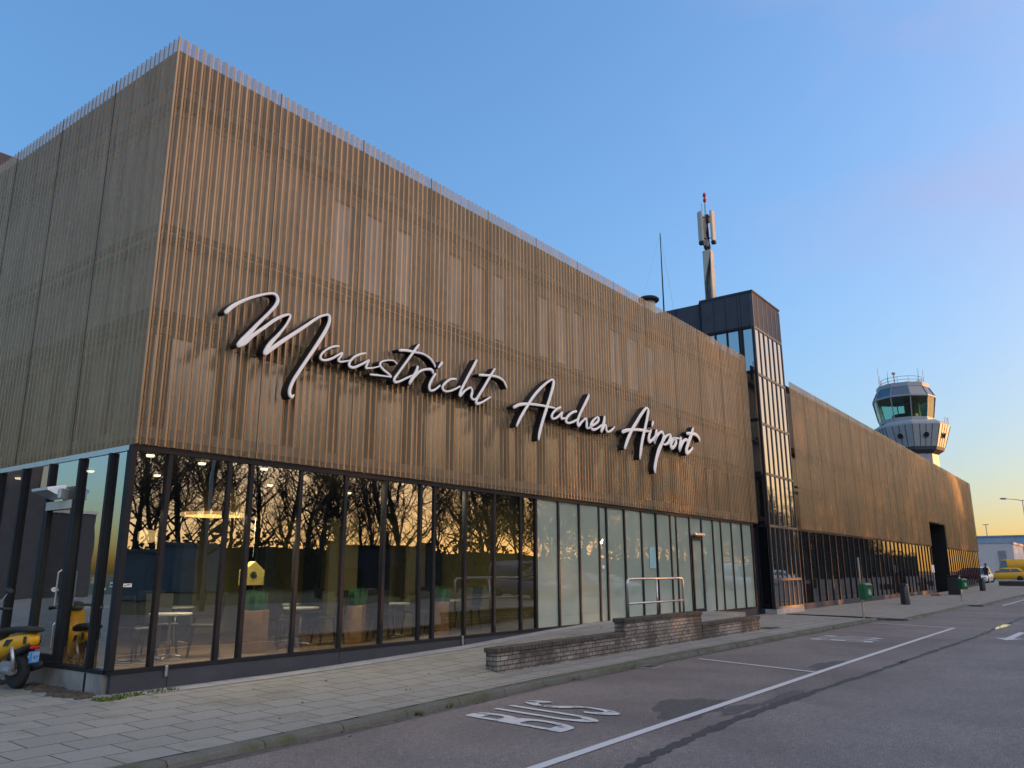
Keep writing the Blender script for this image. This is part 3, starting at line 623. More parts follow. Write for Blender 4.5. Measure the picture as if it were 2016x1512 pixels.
# front door in the filmed glazing
dr = MB().box(22.69,22.75,FY-.05,FY+.03,.44,2.6).box(23.42,23.48,FY-.05,FY+.03,.44,2.6).box(22.752,23.418,FY-.05,FY+.03,2.54,2.6).box(22.752,23.418,FY-.05,FY+.03,.44,.52).build('door', M_['frame'], tb)
MB().quad((22.752,FY-.01,.52),(23.418,FY-.01,.52),(23.418,FY-.01,2.54),(22.752,FY-.01,2.54)).build('door_pane', M_['film'], dr)
MB().box(22.68,23.49,FY-.01,FY+.03,2.603,2.66).build('door_head', M_['frame'], tb)
MB().quad((22.69,FY+.01,2.66),(23.48,FY+.01,2.66),(23.48,FY+.01,3.2),(22.69,FY+.01,3.2)).build('window', M_['film'], tb)
MB().bbox(22.72,23.44,FY-.17,FY-.055,2.66,2.75,.02).build('door_light', M_['alu'], tb)
MB().tube([(23.45,FY-.06,.9),(23.45,FY-.09,.92),(23.45,FY-.09,1.68),(23.45,FY-.06,1.7)], .012, 8).build('handle', M_['steel'], dr)
# side door with its closer
dd = MB().box(X0-.03,X0+.05,11.69,11.76,.44,2.62).box(X0-.03,X0+.05,12.46,12.53,.44,2.62).box(X0-.03,X0+.05,11.762,12.458,2.5,2.62).box(X0-.03,X0+.05,11.762,12.458,.44,.53).build('door', M_['frame'], tb)
MB().quad((X0+.01,12.458,.53),(X0+.01,11.762,.53),(X0+.01,11.762,2.5),(X0+.01,12.458,2.5)).build('door_pane', M_['clear'], dd)
MB().box(X0-.045,X0-.031,11.72,12.5,2.5,2.62).build('door_header', M_['cream'], dd)
MB().tube([(X0-.05,11.73,1.15),(X0-.09,11.73,1.18),(X0-.09,11.73,1.62),(X0-.05,11.73,1.65)], .013, 8).build('handle', M_['steel'], dd)
MB().tube([(X0-.05,11.74,.6),(X0-.07,11.74,.62),(X0-.07,11.74,.92),(X0-.05,11.74,.95)], .012, 8).build('handle', M_['steel'], dd)
MB().quad((X0+.025,12.53,2.62),(X0+.025,11.68,2.62),(X0+.025,11.68,3.2),(X0+.025,12.53,3.2)).build('window', M_['brightened_glass'], tb)
lampb = MB(); lampb.loft([[(X0-.05,11.9+q,2.64),(X0-.26,12.0+q*1.2,2.76),(X0-.26,12.02+q*1.2,2.80),(X0-.05,11.92+q,2.84)] for q in (0,.42)])
lampb.bbox(X0-.16,X0-.03,11.84,11.92,2.63,2.78,.015).build('door_lamp', M_['alu'], tb)
MB().bbox(X0+.16,X0+.2,11.2,11.32,1.46,1.56,.008).build('intercom_panel', M_['cream'], tb)
# stickers on the glass by the corner
st = MB().box(5.385,5.5,FY-.002,FY+.004,1.43,1.475).build('sticker', M_['white_pl'], tb)
MB().box(5.40,5.43,FY-.004,FY-.0025,1.443,1.452).box(5.435,5.48,FY-.004,FY-.0025,1.452,1.463).build('sticker_mark', M_['black'], st)
st2 = MB().box(X0+.018,X0+.024,10.4,10.5,1.43,1.49).build('sticker', M_['white_pl'], tb)
MB().box(X0+.013,X0+.017,10.42,10.435,1.445,1.475).box(X0+.013,X0+.017,10.45,10.48,1.445,1.475).build('sticker_mark', M_['black'], st2)
MB().box(20.0,20.36,FY-.0,FY+.006,1.69,2.27).build('poster', mat('pale_cyan_poster', (.25,.5,.55), .6, 0, .08), tb)
MB().box(17.45,17.56,FY-.0,FY+.006,1.68,1.76).build('sticker', M_['white_pl'], tb)
MB().bbox(6.045,6.085,FY-.06,FY-.02,.28,.42,.008).build('drain_pipe', M_['steel'], tb)
MB().bbox(12.05,12.09,FY-.07,FY-.02,.24,.42,.01).build('drain_pipe', M_['steel'], tb)
# interior shell of the ground floor
MB().box(X0+.12, 28.2, FY+.1, 18, .30, .40).build('interior_floor', M_['floor_in'], tb)
MB().box(X0+.12, 28.2, FY+.1, 18, 3.3, 3.4).build('interior_ceiling', M_['ceil'], tb)
MB().box(X0+.12, 28.2, 17.9, 18.1, .4, 3.3).build('interior_wall', M_['dark_panel'], tb)
MB().box(14.66, 14.76, FY+.12, 17.9, .4, 3.3).build('interior_wall', M_['olive'], tb)
for a, b, y, zt in ((9.2,10.6,15.3,2.7),(10.85,12.1,15.1,2.75),(12.3,13.3,14.6,2.7),(13.5,14.4,13.6,2.75),(11.4,12.2,13.4,2.75),(13.0,13.5,12.6,2.8)):
    MB().box(a, b, y, y+.12, .4, zt).build('partition', M_['olive'], tb)
for x, y in ((9.0,14.9),(10.7,14.6),(12.2,14.9),(7.6,16.2),(14.45,13.2)): MB().box(x-.14,x+.14,y-.14,y+.14,.4,3.3).build('interior_column', M_['dark_panel'], tb)
# dark set-back roof volume behind the side wall
MB().box(5.7, 20, 19.8, 24, 9.0, 11.3).build('roof_volume', M_['dark_panel'], tb)
# ---------------------------------------------------------------- lettering on the facade
def crom(pts, n=6):
    out = []; P = [Vector(p) for p in pts]
    for i in range(len(P)-1):
        p0 = P[max(i-1,0)]; p1 = P[i]; p2 = P[i+1]; p3 = P[min(i+2,len(P)-1)]
        for k_ in range(n):
            t = k_/n; out.append(.5*((2*p1)+(p2-p0)*t+(2*p0-5*p1+4*p2-p3)*t*t+(3*p1-p0-3*p2+p3)*t*t*t))
    out.append(P[-1]); return out
YF, YBK = 9.98, 10.145
sg = empty('airport_sign', (6.3,FY-.1,4), 'large white handwritten letters with black sides reading Maastricht Aachen Airport on the bronze facade', 'sign')
for word, strokes in SIGN.items():
    fa, bk = MB(), MB()
    for si, st_ in enumerate(strokes):
        pts = crom(st_, 5); yo = si*.0011
        fr_, br_, n = [], [], len(pts)
        # normals limited so that sharp turns keep their width
        for i, p in enumerate(pts):
            t = Vector((pts[min(i+1,n-1)].x-pts[max(i-1,0)].x, 0, pts[min(i+1,n-1)].y-pts[max(i-1,0)].y))
            if t.length < 1e-6: t = Vector((1,0,0))
            t.normalize(); nn = Vector((-t.z,0,t.x)); h = max(.014, p.z*.54)
            c = Vector((p.x, YF+yo, p.y))
            sec = []
            for q in range(9):
                a = math.pi*q/8; sec.append(c+nn*h*math.cos(a)+Vector((0,-.020*min(1,1.35*math.sin(a))-.002,0)))
            fr_.append(sec)
            h2 = h*1.04
            br_.append([c+nn*h2+Vector((0,.0,0)), c-nn*h2+Vector((0,.0,0)), c-nn*h2+Vector((0,YBK-YF,0)), c+nn*h2+Vector((0,YBK-YF,0))])
        fa.loft(fr_, 0); bk.loft(br_, 0)
        for e in (0, -1):   # rounded stroke ends
            p = pts[e]; h = max(.014, p.z*.54)
            fa.lathe([(h,0.0),(h*.92,.010),(h*.7,.018),(h*.38,.021),(.001,.022)], (p.x,YF+yo-.001,p.y), 12, 'y')
            bk.lathe([(h*1.03,-.165),(h*1.03,.001)], (p.x,YF+yo,p.y), 12, 'y')
    w_ = fa.build('lettering', M_['white'], sg, True); w_['label'] = 'white word reading '+word
    bk.build('letter_return', M_['black'], w_)

# ---------------------------------------------------------------- stair tower
TX0, TX1, TY = 28.62, 31.68, 9.9
st = empty('stair_tower', (TX0,TY,.1), 'tall dark glazed stair tower between the two bronze facades', 'building')
rz_ = [.34,1.32,3.2,5.08,6.94,8.84,10.68]
MB().box(TX0+.12, TX1-.12, TY+.12, 12.0, .1, 12.0).build('core', M_['frame'], st)
MB().box(TX0, TX1, TY, 12.02, 12.0, 12.1).box(TX0-.03, TX1+.03, TY-.03, 12.05, 12.1, 12.17).build('roof_edge', M_['dark_panel'], st)
MB().bbox(TX0+.004, TX1-.004, TY-.03, TY+.4, .0, .3, .01).build('base_wall', M_['concrete_lt'], st)
MB().box(TX0-.002, TX0+.11, TY+.4, 12, .0, .32).build('base_wall', M_['plinth'], st)
NC = 6; cw = (TX1-TX0)/NC
fw_ = MB()
for i in range(NC+1): fw_.box(TX0+i*cw-.028, TX0+i*cw+.028, TY-.012, TY+.11, .31, 11.998)
for z in rz_: 
    for i in range(NC): fw_.box(TX0+i*cw+.029, TX0+(i+1)*cw-.029, TY-.010, TY+.1, z-.045, z+.045)
fw_.build('front_frame', M_['alu_dark'], st)
for j, (a, b) in enumerate(zip(rz_, rz_[1:])):
    for i in range(NC):
        y = TY+.02; d = random.uniform(-.002,.002); e = random.uniform(-.002,.002)
        x0, x1 = TX0+i*cw+.029, TX0+(i+1)*cw-.029
        MB().quad((x0,y,a+.046),(x1,y+d,a+.046),(x1,y+d+e,b-.046),(x0,y+e,b-.046)).build('window', M_['grey_glass'] if j == 0 else M_['tower_glass'], st)
for i in range(NC): MB().box(TX0+i*cw+.03, TX0+(i+1)*cw-.03, TY+.0, TY+.1, 10.726, 11.997).build('facade_panel', M_['lightened_panel'], st)
sy = [9.96,10.4,10.52,11.0,11.48,12.0]
for a, b in zip(sy, sy[1:]):
    MB().box(TX0, TX0+.1, a+.008, b-.008, 10.72, 11.998).build('facade_panel', M_['dark_panel'], st)
    if b-a > .2:
        zz = [.34,3.2,5.0,7.1,8.95,10.70]
        for u, v in zip(zz, zz[1:]): MB().quad((TX0+.04,b-.02,u+.05),(TX0+.04,a+.02,u+.05),(TX0+.04,a+.02,v-.05),(TX0+.04,b-.02,v-.05)).build('window', M_['tower_glass'] if u > 4 else M_['dark_glass'], st)
    else: MB().box(TX0, TX0+.1, a, b, .33, 10.71).build('facade_panel', M_['dark_panel'], st)
sf = MB()
for y in sy: sf.box(TX0-.03, TX0+.1, y-.022, y+.022, .33, 10.71)
for z in (3.2,5.0,7.1,8.95,10.70): 
    for a, b in zip(sy, sy[1:]): sf.box(TX0-.02, TX0+.09, a+.023, b-.023, z-.05, z+.05)
sf.build('side_frame', M_['frame'], st)
rv = MB().box(TX0+.06, TX1+1.5, 12.08, 21, .1, 12.06)
rv.build('rear_volume', M_['dark_panel'], st)
MB().tube([(TX0+.03,12.05,9),(TX0+.03,12.05,12.1)], .05, 8).build('downpipe', M_['frame'], st)
sp = MB()
for y in (13.1,14.3,15.5,16.7): sp.box(TX0+.05, TX0+.07, y-.012, y+.012, 9, 12.05)
sp.build('panel_joints', M_['frame'], st)
# wall of the recess beside the tower
MB().box(X1+.02, TX0+.1, 10.9, 11.0, .1, 9.4).build('recess_wall', M_['dark_panel'], st)

# ---------------------------------------------------------------- terminal wing beyond
WX0, WX1 = 33.25, 84.3
w2 = empty('terminal_wing', (WX0,FY,.1), 'long bronze mesh clad terminal wing beyond the stair tower with the dark entrance opening', 'building')
EX0, EX1, EZ = 61.6, 68.1, 5.0
ptf = lambda s,d,z: (s, FY-.1+d, z)
clad(MB(), WX0, EX0, ZB, ZT, ptf).build('cladding', CLM, w2)
clad(MB(), EX0, EX1, EZ, ZT, ptf).build('cladding', CLM, w2)
clad(MB(), EX1, WX1, ZB, ZT, ptf).build('cladding', CLM, w2)
clad(MB(), FY-.1, 26, ZB, ZT, lambda s,d,z: (WX1+.1-d, s, z)).build('cladding', CLM, w2)
for a, b, z in ((WX0,EX0,3.32),(EX0,EX1,5.02),(EX1,WX1-.1,3.32)):
    a += .003; b -= .003
    MB().box(a, b, IY, IY+.3, 6.72, 9.2).build('spandrel', M_['core'], w2)
    MB().box(a, b, IY-.06, IY+.3, 6.5, 6.715).build('ledge', M_['beam'], w2)
    MB().quad((a,IY+.05,z),(b,IY+.05,z),(b,IY+.05,6.5),(a,IY+.05,6.5)).build('window_band', M_['upper_glass'], w2)
MB().box(WX0+.2, WX1-.2, IY+.31, 26, 9.0, 9.18).build('roof', M_['dark_panel'], w2)
MB().box(WX1-.45, WX1-.2, IY+.31, 25.8, .45, 8.99).build('end_wall', M_['core'], w2)
fr = MB()
for z in (5.0, 6.6, 9.2): fr.box(WX0, EX0, FY, FY+.06, z-.05, z+.03) if z < 5.5 else fr.box(WX0, WX1, FY, FY+.06, z-.05, z+.03)
fr.build('fixing_rail', M_['beam'], w2)
MB().box(WX0+.02, WX1-.02, FY+.061, FY+.1, 9.0, 9.31).build('parapet_board', M_['beam'], w2)
pm = None
def runs(a, b, n0):
    global pm
    n = int(round((b-a)/1.0)); w = (b-a)/n
    for i in range(n+1):
        x = a+i*w; z0 = .36+g(x)
        if pm is None:
            pm = MB().box(-.04,.04,-.02,.05,0,2.9).build('mullion', M_['frame'], w2, local=True); c = pm
        else: c = pm.copy(); C.objects.link(c); c.parent = w2
        c.location = (x-WX0, 0, z0-.1); 
        if i < n:
            d = random.uniform(-.004,.004); e = random.uniform(-.004,.004); y = FY+.02
            MB().quad((x+.04,y,z0),(x+w-.04,y+d,z0),(x+w-.04,y+d+e,3.2),(x+.04,y+e,3.2)).build('window', M_['dark_glass'], w2)
    MB().box(a, b, FY-.03, FY+.1, 3.201, 3.276).build('window_head', M_['frame'], w2)
    xx = a
    while xx < b-.1:
        x2 = min(b, xx+6); MB().box(xx+.003, x2-.003, FY-.02, FY+.1, .0, .355+g(xx)).build('plinth', M_['plinth'], w2); xx = x2
runs(WX0-.9, EX0-.06, 0); runs(EX1+.06, WX1-.06, 0)
en = MB().box(EX0-.02,EX0+.06,FY-.02,14.5,.12,EZ-.01).box(EX1-.06,EX1+.02,FY-.02,14.5,.12,EZ-.01).box(EX0+.061,EX1-.061,FY-.02,14.5,EZ-.08,EZ-.01).box(EX0+.061,EX1-.061,14.3,14.5,.12,EZ-.081)
en.build('entrance_recess', M_['frame'], w2)
MB().box(EX0+1.0,EX1-1.2,14.1,14.25,.2,2.6).build('entrance_door', M_['olive'], w2)
MB().box(EX0+.8,EX1-2.0,13.9,14.05,3.1,4.0).build('entrance_panel', mat('lit_entrance_panel', (.5,.45,.3), .6, emit=(1,.75,.4), es=.12), w2)
MB().box(EX0+.2,EX0+.5,FY+.3,FY+.8,.12,3.0).build('entrance_column', M_['plinth'], w2)
MB().box(WX0+.1, EX0, FY+.3, FY+.5, .1, 3.3).box(EX1, WX1-.2, FY+.3, FY+.5, .1, 3.3).build('inner_wall', M_['frame'], w2)

# ---------------------------------------------------------------- control tower
CX, CY = 113.3, 19.5
ct = empty('control_tower', (CX,CY,.4), 'airport control tower with a glazed octagonal cab rising behind the far wing', 'control tower')
def ng(r, z, n=10, ph=0, c=(CX,CY)): return [(c[0]+r*math.cos(2*math.pi*i/n+ph), c[1]+r*math.sin(2*math.pi*i/n+ph), z) for i in range(n)]
PH = R(237)    # one facet of the body turned to the viewer
cc = (CX-.1, CY+.5)
K = dict(n=8, ph=PH)
tw = mat('tower_panel_grey', (.34,.35,.38), .5, 0, .1)
MB().loft([ng(2.75,.2,**K),ng(2.75,16.2,**K)]).build('shaft', tw, ct)
MB().loft([ng(2.76,16.1,**K),ng(3.5,16.55,**K),ng(3.6,16.95,**K)]).build('underside', M_['dark_panel'], ct)
MB().loft([ng(3.62,16.95,**K),ng(4.5,19.7,**K),ng(4.45,19.95,**K),ng(3.75,20.35,**K),ng(3.3,20.4,**K)]).build('body', tw, ct)
bj = MB()
for i in range(8):
    for f_ in (0, .27, .5, .73):
        def bp(r, z):
            a, b = ng(r, z, 8, PH)[i], ng(r, z, 8, PH)[(i+1) % 8]; return Vector(a).lerp(Vector(b), f_)
        bj.tube([bp(3.64,16.97), bp(4.515,19.68)], .03, 4)
bj.build('panel_joint', M_['frame'], ct)
for i in range(8):
    a = PH+2*math.pi*(i+.5)/8; p = Vector((CX+math.cos(a)*3.80, CY+math.sin(a)*3.80, 18.35)); nrm = Vector((math.cos(a), math.sin(a), -.3)).normalized()
    q = MB(); u = nrm.cross(Vector((0,0,1))).normalized(); v = u.cross(nrm)
    q.prism([p+(u*math.cos(t*.5236)+v*math.sin(t*.5236))*.36 for t in range(12)], nrm*.12); q.build('porthole', M_['dark_glass'], ct)
K = dict(n=10, ph=R(239), c=cc)
MB().loft([ng(3.25,20.38,**K),ng(3.3,20.85,**K)]).build('cab_base', tw, ct)
MB().loft([ng(3.28,20.86,**K),ng(3.72,23.5,**K)], caps=False).build('cab_window', M_['cab_glass'], ct)
MB().loft([ng(3.7,23.48,**K),ng(3.83,23.5,**K),ng(3.83,23.72,**K),ng(3.7,23.74,**K)], caps=False).build('cab_ledge', tw, ct)
MB().loft([ng(3.72,23.74,**K),ng(3.12,24.9,**K)], caps=False).build('roof_window', M_['cab_blue'], ct)
MB().loft([ng(3.16,24.9,**K),ng(3.16,25.45,**K)]).build('roof_fascia', tw, ct)
cm = MB()
for i in range(10):
    a, b, c_ = ng(3.3,20.86,**K)[i], ng(3.76,23.48,**K)[i], ng(3.76,23.74,**K)[i]; d_ = ng(3.16,24.9,**K)[i]
    cm.tube([a,b], .075, 5); cm.tube([c_,d_], .06, 5)
cm.build('cab_mullion', mat('cab_mullion_grey', (.25,.26,.28), .5), ct)
MB().loft([ng(1.6,20.9,**K),ng(1.6,21.6,**K)]).build('control_desk', M_['blackpl'], ct)
MB().lathe([(1.0,20.9),(1.0,23.6)], (cc[0]+.9,cc[1]-.8,0), 12).build('cab_core', M_['blackpl'], ct)
MB().loft([ng(3.2,20.85,**K),ng(3.2,20.87,**K)]).build('cab_floor', M_['blackpl'], ct)
MB().loft([ng(3.6,23.52,**K),ng(3.6,23.54,**K)]).build('cab_ceiling', M_['blackpl'], ct)
ra = MB()
ring = ng(2.5, 26.3, 24, 0, cc)
for z in (25.9, 26.35): ra.tube([(p[0],p[1],z) for p in ring+ring[:1]], .03, 5)
for p in ring[::2]: ra.tube([(p[0],p[1],25.4),(p[0],p[1],26.35)], .025, 5)
ra.build('roof_railing', M_['steel_dull'], ct)
for a, r, z in ((100,2.7,28.4),(112,2.6,27.0),(150,2.4,27.3),(250,2.4,27.6),(268,2.7,27.4)):
    x, y = cc[0]+r*math.cos(R(a)), cc[1]+r*math.sin(R(a))
    MB().tube([(x,y,25.4),(x,y,26.4),(x,y,z)], [.05,.035,.02], 5).build('whip_antenna', M_['steel_dull'], ct)
x, y = cc[0]-1.2, cc[1]+.6
bm = MB().tube([(x,y,25.4),(x,y,27.0)], .07, 6).build('beacon_mast', M_['steel_dull'], ct)
MB().lathe([(.2,27.0),(.26,27.05),(.24,27.2),(.1,27.3)], (x,y,0), 10).build('beacon', mat('pale_red_beacon', (.6,.3,.28), .4), bm)
gx, gy = CX+1.4, CY-4.2
gr_ = MB()
for q in (-.9,0,.9): gr_.tube([(gx+q,gy+abs(q)*.3,19.9),(gx+q,gy+abs(q)*.3,20.9)], .03, 5)
gr_.tube([(gx-.9,gy+.27,20.85),(gx,gy,20.85),(gx+.9,gy+.27,20.85)], .03, 5)
gr_.build('balcony_railing', M_['steel_dull'], ct)

# ---------------------------------------------------------------- roof things
ma = empty('telecom_mast', (32.2,13.0,12.06), 'square telecom mast with panel antennas on the stair tower roof', 'telecom mast')
px_, py_ = 32.2, 13.0
MB().bbox(px_-.19,px_+.19,py_-.19,py_+.19,12.06,15.75,.02).build('column', M_['cream'], ma)
MB().tube([(px_,py_,15.7),(px_,py_,17.55)], .055, 8).tube([(px_,py_,17.5),(px_+.02,py_,18.2)], .03, 6).build('pole', M_['steel_dull'], ma)
for a in (152, 262, 30):
    ca, sa = math.cos(R(a)), math.sin(R(a)); cx_, cy_ = px_+ca*.33, py_+sa*.33
    q = MB().bbox(-.06,.06,-.15,.15,0,1.5,.035); o = q.build('antenna_panel', M_['cream'], ma, local=True)
    o.location = (cx_-px_, cy_-py_, 16.15-12.06); o.rotation_euler = (0,0,R(a))
    MB().tube([(px_,py_,16.35),(cx_,cy_,16.35)], .025, 5).tube([(px_,py_,17.4),(cx_,cy_,17.4)], .025, 5).box(cx_-.09,cx_+.09,cy_-.09,cy_+.09,16.02,16.15).build('bracket', M_['rubber'], ma)
cb_ = MB()
for q in range(5):
    cb_.tube([(px_-.1+q*.05,py_-.1,17.3),(px_-.16,py_-.16+q*.03,16.6),(px_-.05+q*.02,py_-.12,16.0),(px_-.22,py_-.2,15.5),(px_-.235-.02*(q%3),py_-.1+q*.05,14.2),(px_-.22,py_-.1+q*.05,12.1)], .016, 5)
cb_.box(px_-.12,px_+.1,py_-.16,py_-.06,17.15,17.5); cb_.box(px_-.1,px_+.1,py_-.1,py_+.1,15.76,15.95)
cb_.build('cable', M_['rubber'], ma)
MB().tube([(px_-.12,py_+.1,17.5),(px_-.12,py_+.1,18.1)], .012, 5).build('whip_antenna', M_['steel_dull'], ma)
MB().lathe([(.03,18.18),(.075,18.22),(.08,18.33),(.045,18.40),(.04,18.43),(.08,18.48),(.08,18.60),(.03,18.66)], (px_+.03,py_,0), 10).build('beacon', M_['red'], ma, True)
wh = empty('antenna_mast', (30.5,14.5,12.06), 'thin whip mast with guy wires on the dark roof', 'antenna mast')
MB().tube([(30.5,14.5,12.06),(30.5,14.5,16.45)], [.04,.02], 6).build('mast', M_['rubber'], wh)
for x, y in ((29.2,15.2),(31.6,14.4)): MB().tube([(30.5,14.5,16.4),(30.5+(x-30.5)*.5,14.5+(y-14.5)*.5,14.2),(x,y,12.06)], .004, 4).build('guy_wire', M_['steel_dull'], wh)
ch = empty('roof_chimney', (26.05,13,9.2), 'short cream flue with a dark cap on the front roof', 'chimney')
MB().lathe([(.25,9.2),(.25,11.62)], (26.05,13,0), 20).build('flue', M_['cream'], ch, True)
MB().lathe([(.36,11.62),(.40,11.66),(.40,11.72),(.33,11.78)], (26.05,13,0), 20).build('cap', M_['rubber'], ch)
# ---------------------------------------------------------------- bins and signs on the pavement
def green_bin(x, y, s, label, ptop, rz):
    t = empty('litter_bin', (x,y,pz(x,y)), label, 'litter bin', None, rz)
    MB().tube([(0,.0,0),(0,.0,ptop)], .028, 8).build('post', M_['steel'], t, local=True)
    b = MB(); w, d = .2*s, .14*s
    def rr(z, k_, kd=1):
        return [(w*k_*cx_, -.03-d*kd+d*kd*cy_, z) for cx_, cy_ in ((-1,-.7),(-.8,-1),(.8,-1),(1,-.7),(1,.8),(.8,1),(-.8,1),(-1,.8))]
    b.loft([rr(.60,.88,.85), rr(.63,.93,.9), rr(.95,1,1), rr(1.07,1,1), rr(1.12,.93,.92), rr(1.14,.7,.7)])
    bo = b.build('bin_body', M_['green'], t, local=True)
    MB().box(-w*.8,w*.8,-.034-2*d,-.03-2*d+.01,.985,1.06).build('slot', M_['blackpl'], t, local=True)
    e = MB(); c0 = (0,-.036-2*d*.98,.84); rad = .085*s
    n = 28
    for i in range(n):
        a, a2 = 2*math.pi*i/n, 2*math.pi*(i+1)/n
        e.quad(*[(c0[0]+r*math.cos(q),c0[1],c0[2]+r*math.sin(q)) for r, q in ((rad,a),(rad,a2),(rad*.86,a2),(rad*.86,a))])
    e.add([(c0[0]+.018*math.cos(i)*s+.0,c0[1],c0[2]+.047*s+.018*math.sin(i)*s) for i in [k_*.785 for k_ in range(8)]],[tuple(range(8))])
    e.add([(c0[0]+u*s,c0[1],c0[2]+v*s) for u, v in ((-.02,.025),(.02,.025),(.05,-.01),(.042,-.018),(.022,.004),(.026,-.06),(.008,-.06),(0,-.02),(-.012,-.06),(-.032,-.06),(-.018,.0))],[tuple(range(11))])
    e.build('emblem', M_['white_pl'], t, local=True)
    MB().box(-.06*s,.06*s,c0[1]-.001,c0[1]+.008,.69,.705).build('label_strip', M_['blackpl'], t, local=True)
    return t
green_bin(29.05, 7.12, 1.03, 'green litter bin with a white emblem on a slim post by the kerb step', 1.98, R(-22))
green_bin(47.3, 6.77, 1.08, 'farther green litter bin on a slim post near the dark waste bin', 1.15, R(-30))
def grey_bin(x, y, label, tilt=0):
    t = empty('waste_bin', (x,y,pz(x,y)), label, 'waste bin', None, 0)
    MB().lathe([(.19,0),(.2,.02),(.2,.82),(.185,.86)], (0,0,0), 20).build('bin_body', M_['grey_bin'], t, True, local=True)
    MB().bbox(-.3,.14,-.16,.16,.865,.93,.02).build('lid', M_['blackpl'], t, local=True)
    MB().box(-.28,-.21,-.05,.05,.0,.86).build('bracket', M_['blackpl'], t, local=True)
    return t
grey_bin(40.9, 8.15, 'grey round waste bin standing alone on the pavement')
grey_bin(68.9, 8.4, 'small grey round waste bin by the far end of the wing')
t = empty('waste_container', (58.6,8.7,pz(58.6,8.7)), 'black square waste bin behind the farther green bin', 'waste bin')
MB().bbox(58.25,58.95,8.35,9.05,.1,1.25,.03).build('bin_body', M_['blackpl'], t); MB().bbox(58.22,58.98,8.32,9.08,1.26,1.34,.02).build('lid', M_['rubber'], t)
t = empty('sign_stand', (55.5,9.3,pz(55.5,9.3)), 'portable sign on an orange foot in front of the dark glazing', 'sign stand')
MB().bbox(55.2,55.8,9.05,9.55,.13,.28,.03).build('foot', mat('faded_orange_foot', (.42,.2,.13), .7), t)
MB().tube([(55.5,9.3,.28),(55.5,9.3,1.7)], .035, 8).build('post', M_['steel_dull'], t); MB().bbox(55.1,55.9,9.28,9.32,1.5,1.95,.01).build('sign_plate', M_['white_pl'], t)
for (x, y, l, w, lab) in ((83,7.6,2.4,.8,'low concrete kerb block on the pavement before the yellow car'),(72.5,5.15,1.2,.7,'dark low stone block on the kerb at the right edge')):
    t = empty('kerb_block', (x,y,pz(x,y)), lab, 'kerb block'); z = pz(x,y)
    MB().bbox(x-w/2,x+w/2,y-l/2,y+l/2,z-.05,z+.38,.05).build('block', M_['coping'], t)
    MB().bbox(x-w/2-.03,x+w/2+.03,y-l/2-.03,y+l/2+.03,z+.385,z+.44,.02).build('top_slab', M_['concrete'], t)

